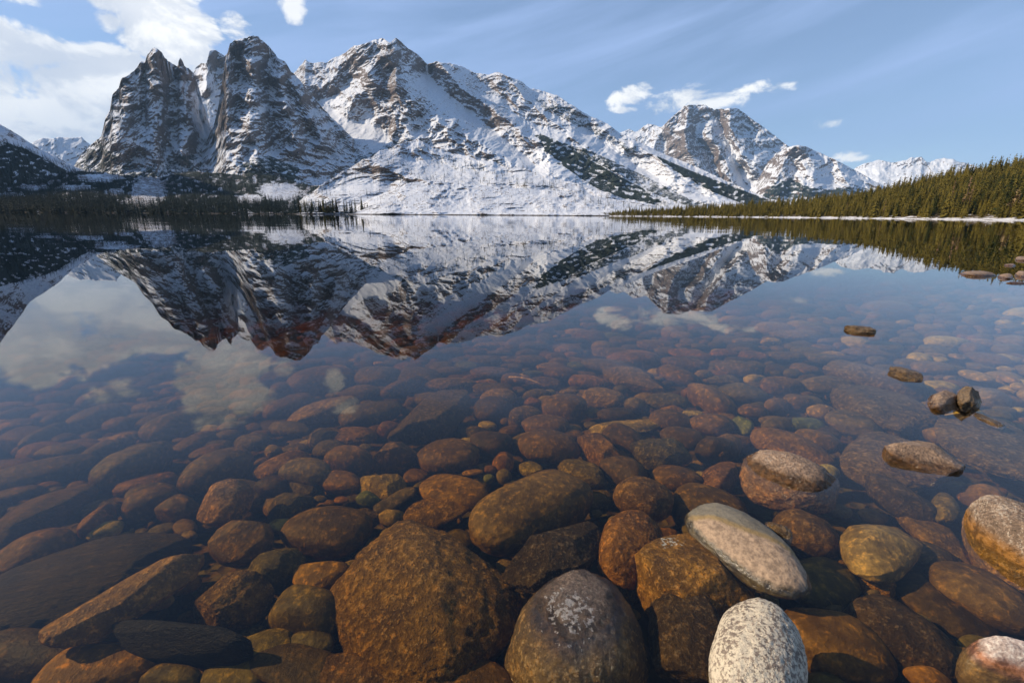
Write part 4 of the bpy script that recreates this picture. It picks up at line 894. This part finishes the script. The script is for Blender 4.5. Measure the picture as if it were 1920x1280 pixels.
def crown_arrays(rs, tiers=15, per=9, width=.17, droop=.35, gap=0.0, blades=2):
    """conifer crown of height 1: whorls of drooping boughs made of small leaf blades"""
    v, f = [], []
    for k in range(tiers):
        h = 0.10+0.88*(k/(tiers-1))**0.92
        R0 = width*(1-((h-0.08)/0.93))**0.75+0.012
        n = max(4, int(per*(0.5+0.6*(1-h))))
        a0 = rs.uniform(0, 6.28)
        for j in range(n):
            if rs.uniform() < gap: continue
            a = a0+6.283*j/n+rs.uniform(-.3, .3); R = R0*rs.uniform(.62, 1.18); hh = h+rs.uniform(-.02, .02)
            ca, sa = math.cos(a), math.sin(a)
            for b in range(blades):
                s0 = b/blades*0.55; s1 = min(1, s0+0.6)
                tw = rs.uniform(-.5, .5); wd = R*0.34*(1-.35*b)
                p0 = np.array([ca*R*s0, sa*R*s0, hh-droop*R*s0]); p1 = np.array([ca*R*s1+(-sa)*tw*.25*R, sa*R*s1+ca*tw*.25*R, hh-droop*R*s1-rs.uniform(0, .02)])
                mid = (p0+p1)/2; side = np.array([-sa, ca, rs.uniform(-.5, .5)])*wd
                i = len(v); v += [p0+[0, 0, .012], mid+side-[0, 0, .012], p1, mid-side-[0, 0, .012]]
                f += [(i, i+1, i+2), (i, i+2, i+3)]
    i = len(v); v += [np.array([0.008, 0, .93]), np.array([-.006, .007, .93]), np.array([-.004, -.008, .93]), np.array([0, 0, 1.0])]
    f += [(i, i+1, i+3), (i+1, i+2, i+3), (i+2, i, i+3)]
    return np.array(v), np.array(f)
def trunk_arrays(r=.012, h=.95, k=6, limbs=0, rs=None):
    v, f = [], []
    rows = [(0, 1.25), (.06, 1.0), (.5, .62), (1, .1)]
    for (t, s) in rows:
        for j in range(k): v.append((r*s*math.cos(6.283*j/k), r*s*math.sin(6.283*j/k), h*t-(0.03 if t == 0 else 0)))
    for i in range(len(rows)-1):
        for j in range(k):
            a, b = i*k+j, i*k+(j+1) % k; f += [(a, b, b+k), (a, b+k, a+k)]
    for q in range(limbs):
        hh = rs.uniform(.2, .92); a = rs.uniform(0, 6.28); L = .16*(1.05-hh)*rs.uniform(.6, 1.2); i = len(v); w = .0035
        e = np.array([math.cos(a)*L, math.sin(a)*L, L*rs.uniform(-.1, .6)]); c = np.array([0, 0, hh])
        v += [tuple(c+[0, 0, w]), tuple(c-[0, 0, w]), tuple(c+[w, w, 0]), tuple(c+e)]; f += [(i, i+1, i+3), (i+1, i+2, i+3), (i+2, i, i+3)]
    return np.array(v, float), np.array(f)
rs = np.random.default_rng(21)
CROWNS = [crown_arrays(rs, tiers=int(rs.integers(13, 18)), width=rs.uniform(.16, .25), droop=rs.uniform(.1, .55), per=int(rs.integers(8, 11))) for _ in range(8)]
CROWN_ME = [np_mesh('pine_crown', v, f, False) for v, f in CROWNS]
TR_V, TR_F = trunk_arrays(); TRUNK_ME = np_mesh('pine_trunk', TR_V, TR_F, True)
for m_ in CROWN_ME: m_.materials.append(M_PINE)
TRUNK_ME.materials.append(M_BARK)
LOW = [crown_arrays(rs, tiers=8, per=6, width=rs.uniform(.13, .19), droop=.45, blades=1) for _ in range(5)]
def stamp(name, templates, pts, hts, mat, label, cat, rs, wide=1.0, group=None):
    vs_, fs_, b = [], [], 0
    which = rs.integers(0, len(templates), len(pts)); rot = rs.uniform(0, 6.283, len(pts)); wd = rs.uniform(.85, 1.25, len(pts))*wide
    for t, (v, f) in enumerate(templates):
        I = np.nonzero(which == t)[0]
        if len(I) == 0: continue
        c, s = np.cos(rot[I])[:, None], np.sin(rot[I])[:, None]; h = hts[I][:, None]; w = wd[I][:, None]
        X = (v[None, :, 0]*c - v[None, :, 1]*s)*h*w + pts[I, 0:1]; Y = (v[None, :, 0]*s + v[None, :, 1]*c)*h*w + pts[I, 1:2]; Z = v[None, :, 2]*h + pts[I, 2:3]
        vs_.append(np.stack([X, Y, Z], -1).reshape(-1, 3)); fs_.append((f[None]+(np.arange(len(I))*len(v))[:, None, None]).reshape(-1, 3)+b); b += len(I)*len(v)
    if not vs_: return None
    o = link(name, np_mesh(name, np.concatenate(vs_), np.concatenate(fs_), False), mat)
    tag(o, label, cat, group, 'stuff'); return o

# right shore: candidates over the wooded point
R = RF['point']
N = 7600
px = rs.uniform(1132, 2060, N); u = rs.uniform(0, 1, N)
pc = np.interp(px, R.px[0], R.pc); pb = np.interp(px, R.px[0], R.pb)
zfrac = u**0.9
py = pb-2.2-(pb-2.2-pc)*(0.015+0.985*zfrac)
dens = np.interp(px, [1132, 1180, 1400, 1920, 2060], [.35, .6, .8, 1, 1])
keep = rs.uniform(0, 1, N) < dens
P, ok = on_relief(R, px, py); keep &= ok
P, px, py, zf = P[keep], px[keep], py[keep], zfrac[keep]
# snow glades by the shore
gl_ = perlin(np.stack([px/26, zf*3, px*0], -1))
k2 = ~((zf < .07) & (gl_ > .25)); P, px, py, zf = P[k2], px[k2], py[k2], zf[k2]
Dh = np.hypot(P[:, 0], P[:, 1])
H = rs.uniform(11, 19, len(P))*np.interp(px, [1132, 1180, 1300, 1500, 1700, 1920], [.3, .45, .62, .75, .9, .98])*(0.66+0.62*rs.uniform(size=len(P))**1.5)*0.92
H = np.where(zf < .2, H*rs.uniform(.5, 1.0, len(P)), H)
order = np.argsort(-(H/Dh)*(np.where(zf < .55, 1.4, 1.0))*((px > -1) & (px < 1925)))
NT = 235
def put_tree(Pq, Hq, i, label, group, crown=None, cat='pine tree', name='pine_tree', wide=1.0, mats=None):
    e = bpy.data.objects.new(name, None); COL.objects.link(e); e.location = Pq; e.empty_display_size = .5
    e.rotation_euler = (0, 0, float(rs.uniform(0, 6.28))); e.scale = (Hq*wide, Hq*wide, Hq)
    tag(e, label, cat, group)
    t = bpy.data.objects.new('trunk', TRUNK_ME); COL.objects.link(t); t.parent = e
    c = bpy.data.objects.new('crown', crown or CROWN_ME[i % len(CROWN_ME)]); COL.objects.link(c); c.parent = e
    return e
for n_, i in enumerate(order[:NT]):
    q = P[i]
    row = 'bank' if zf[i] < .10 else 'front row' if zf[i] < .22 else 'second row' if zf[i] < .38 else 'upper slope' if zf[i] < .65 else 'hilltop'
    where = ('under the long ridge', 'under the broad peak', 'under the snowy shoulder', 'under the far range', 'left of the tall dead pines', 'just right of the tall dead pines', 'near the bare golden tree')[int(np.searchsorted([1300, 1430, 1600, 1700, 1790, 1860], px[i]))]
    kind = 'towering' if H[i] > 18 else 'tall' if H[i] > 15 else 'medium' if H[i] > 12 else 'short'
    put_tree(q, float(H[i]), int(n_), f'{kind} olive green pine of the {row}, {where}', 'pines of the wood on the right shore', wide=float(rs.uniform(.9, 1.25)))
rest = order[NT:]
stamp('pine_wood', [CROWNS[k] for k in (0, 2, 4)]+LOW[:2], P[rest]-[0, 0, .5], H[rest], M_PINE, 'dense wood of olive green pines covering the right shore', 'wood', rs, 1.1)
# dead and bare trees of the right shore
DEADC = [np_mesh('dead_crown', *crown_arrays(rs, tiers=16, per=7, width=.13, droop=-.1, gap=.35, blades=1), False) for _ in range(2)]
BAREC = [np_mesh('bare_crown', *crown_arrays(rs, tiers=13, per=8, width=.24, droop=-.9, gap=.25, blades=2), False) for _ in range(2)]
for m_ in DEADC: m_.materials.append(M_RED)
for m_ in BAREC: m_.materials.append(M_BARE)
for k, (qx, qf, hh, me, lab, wd) in enumerate([
    (1775, .10, 21, DEADC[0], 'tall grey brown dead pine standing in the wood, left of the pair', .9), (1803, .10, 22, DEADC[1], 'tall reddish dead pine with bare twigs, right of the pair', 1.25),
    (1812, .12, 17, DEADC[0], 'shorter reddish dead pine touching the tall one', 1.3), (1896, .06, 13, BAREC[0], 'bare golden beige tree on the bank at the right edge', 1.2),
    (1912, .03, 8, BAREC[1], 'low bare beige bush beside the bare golden tree', 1.6), (1655, .08, 12, DEADC[1], 'grey leafless tree at the front of the wood', .8), (1585, .1, 12, DEADC[0], 'thin brown dead tree in the front row of the wood', .8)]):
    pcc = np.interp(qx, R.px[0], R.pc); pbb = np.interp(qx, R.px[0], R.pb)
    Pq, _ = on_relief(R, np.array([float(qx)]), np.array([pbb-2.2-(pbb-pcc)*qf]))
    e = put_tree(Pq[0], hh, k, lab, None, crown=me, cat='dead tree' if k < 3 or k > 4 else 'bare tree', name='dead_tree' if k < 3 or k > 4 else 'bare_tree', wide=wd)

# left shore: dark pines in front of the burned hill, single trees
Rf = RF['fore']; Rh = RF['hill']
spots = []
for k in range(34):
    qx = float(rs.uniform(560, 692)); spots.append((qx, float(rs.uniform(.2, 1.0))))
for qx, t in sorted(spots):
    Rr = Rh
    pbb = float(np.interp(qx, Rr.px[0], Rr.pb)); py_ = pbb-3.4-5.0*t
    Pq, okk = on_relief(Rr, np.array([qx]), np.array([py_]))
    hh = float(rs.uniform(15, 25))*(1.0 if qx < 680 else .8)
    w_ = 'between the water and the white hill' if qx > 620 else 'at the foot of the white hill'
    e = put_tree(Pq[0]-[0, 0, 1.0], hh, int(qx), f"{'tall' if hh > 20 else 'shorter'} dark pine {w_} on the far shore", 'dark pines on the far shore', wide=.95)
    e.children[1].data = CROWN_ME[int(qx) % 8]
# far forests as masses
def scatter(R, poly, n, h, seed, minpx=None):
    r_ = np.random.default_rng(seed); q = np.array(poly, float)
    x = r_.uniform(q[:, 0].min(), q[:, 0].max(), n); y = r_.uniform(q[:, 1].min(), q[:, 1].max(), n)
    wb = fbm(np.stack([x/22, y/9, np.full(n, seed*2.3)], -1), 4, .6)*22
    m_ = in_poly(x+wb, y+wb*.35, poly) & (perlin(np.stack([x/12, y/5, np.full(n, seed*1.7)], -1)) > r_.uniform(-.9, .5, n)); x, y = x[m_], y[m_]
    P_, ok_ = on_relief(R, x, y); return P_[ok_], r_.uniform(h[0], h[1], ok_.sum())
def fo_at(R, x, y):
    i = np.clip(((x-R.x0)/R.step).astype(int), 0, R.nc-1); s_ = (y-R.pb[i])/(R.pcs[i]-R.pb[i])
    return R.fo[np.clip((s_*(R.rows-1)).astype(int), 0, R.rows-1), i]
def forest(items, name, label, mat, tmpl, wide=1.0):
    A_, H_ = zip(*[scatter(*it) for it in items]); A_ = np.concatenate(A_); H_ = np.concatenate(H_)
    return stamp(name, tmpl, A_-[0, 0, .8], H_, mat, label, 'forest', rs, wide)
r9 = np.random.default_rng(77); nf = 15000
xf = r9.uniform(-120, 700, nf); yf = 322+83*r9.uniform(0, 1, nf)**.9
kf = (fo_at(Rf, xf, yf) > r9.uniform(.05, .5, nf)); xf, yf = xf[kf], yf[kf]
Pf, okf = on_relief(Rf, xf, yf); Pf, yf = Pf[okf], yf[okf]; Df = np.hypot(Pf[:, 0], Pf[:, 1])
hf = r9.uniform(8, 15, len(Pf))*np.where(yf > 385, r9.uniform(1.0, 1.55, len(Pf)), 1.0)
stamp('foreland_forest', LOW, Pf-[0, 0, .8], hf, M_DARK, 'dark conifer forest covering the foreland around snowy knolls', 'forest', rs, 1.5)
forest([(Rf, [(-60, 372), (60, 368), (130, 374), (200, 380), (250, 392), (262, 403), (-60, 403)], 2600, (10, 16), 1), (Rf, [(300, 385), (520, 385), (690, 396), (690, 403), (300, 403)], 1300, (9, 15), 3)],
       'shore_forest', 'taller conifers in a dark band at the left waterline of the far shore', M_DARK, LOW, 1.45)
Rm = RF['main']
forest([(Rm, [(1012, 255), (1045, 268), (1100, 298), (1160, 330), (1215, 356), (1260, 388), (1200, 398), (1130, 362), (1060, 318), (1030, 292)], 5000, (12, 22), 11),
        (Rm, [(1045, 268), (1100, 285), (1190, 325), (1290, 376), (1320, 388), (1230, 368), (1150, 325)], 1800, (12, 20), 12),
        (Rm, [(1230, 292), (1300, 322), (1380, 352), (1450, 380), (1510, 398), (1400, 388), (1330, 362), (1260, 320)], 4800, (12, 20), 13),
        (Rm, [(980, 170), (1060, 200), (1140, 245), (1240, 298), (1330, 340), (1250, 330), (1130, 270), (1010, 215)], 2200, (10, 18), 14),
        (Rm, [(600, 330), (650, 302), (715, 285), (780, 262), (795, 262), (760, 280), (700, 296), (640, 325), (590, 350)], 900, (12, 20), 15),
        (Rm, [(700, 215), (1000, 230), (1020, 300), (700, 275)], 420, (10, 16), 16), (RF['mid'], [(450, 300), (640, 270), (640, 350), (450, 350)], 420, (12, 20), 17), (RF['left'], [(150, 270), (370, 280), (370, 330), (150, 330)], 900, (12, 20), 18),
        (RF['shade'], [(-60, 250), (40, 275), (120, 310), (200, 350), (200, 385), (-60, 385)], 5200, (14, 22), 19),
        (Rh, [(755, 266), (800, 276), (900, 312), (1000, 345), (1060, 356), (1000, 358), (880, 330), (800, 300)], 1100, (14, 22), 20), (Rh, [(880, 298), (1000, 306), (1080, 325), (1000, 320)], 900, (13, 20), 22), (Rh, [(800, 268), (1080, 320), (1180, 372), (1100, 395), (700, 395), (650, 330)], 900, (12, 19), 26), (Rh, [(560, 372), (700, 292), (720, 290), (620, 360), (560, 400)], 500, (9, 15), 23),
        (RF['bench'], [(1060, 372), (1260, 388), (1260, 400), (1120, 398)], 140, (8, 14), 24), (Rm, [(1140, 380), (1330, 380), (1400, 396), (1200, 398)], 500, (10, 16), 25)],
       'mountain_forest', 'dark conifer stands running down the snowy mountainsides', M_DARK, LOW, 1.5)
snag = [trunk_arrays(.022, .95, 4, 9, np.random.default_rng(k)) for k in range(4)]
forest([(Rh, [(540, 400), (700, 292), (780, 264), (1000, 306), (1180, 372), (1250, 400)], 2400, (6, 11), 31), (RF['bench'], [(640, 400), (760, 344), (980, 354), (1200, 381), (1320, 400)], 1500, (6, 10), 32), (Rm, [(1100, 300), (1250, 360), (1330, 398), (1150, 398)], 600, (7, 12), 33),
        (RF['bench'], [(900, 352), (1100, 366), (1200, 384), (1000, 362)], 500, (7, 11), 34)],
       'burnt_trees', 'thousands of thin standing dead trunks dotting the white burned hill', M_SNAG, snag, 1.0)

# ---------------------------------------------------------------- the air between here and the mountains
def haze():
    V = np.array([(x, y, z) for z in (-13.5, 3600.0) for (x, y) in ((-21000, -90), (21000, -90), (21000, 20500), (-21000, 20500))], float)
    m_, g, o = new_mat('air')
    pv = g.n('ShaderNodeVolumePrincipled'); pv.inputs['Color'].default_value = (0.42, 0.68, 1.0, 1); pv.inputs['Density'].default_value = 3.0e-5; pv.inputs['Anisotropy'].default_value = 0.0
    g.nt.links.new(pv.outputs[0], o.inputs['Volume'])
    ob = link('haze', np_mesh('haze', V, Fq, False), m_); tag(ob, 'thin blue air over the lake and mountains', 'haze', None, 'stuff')
haze()
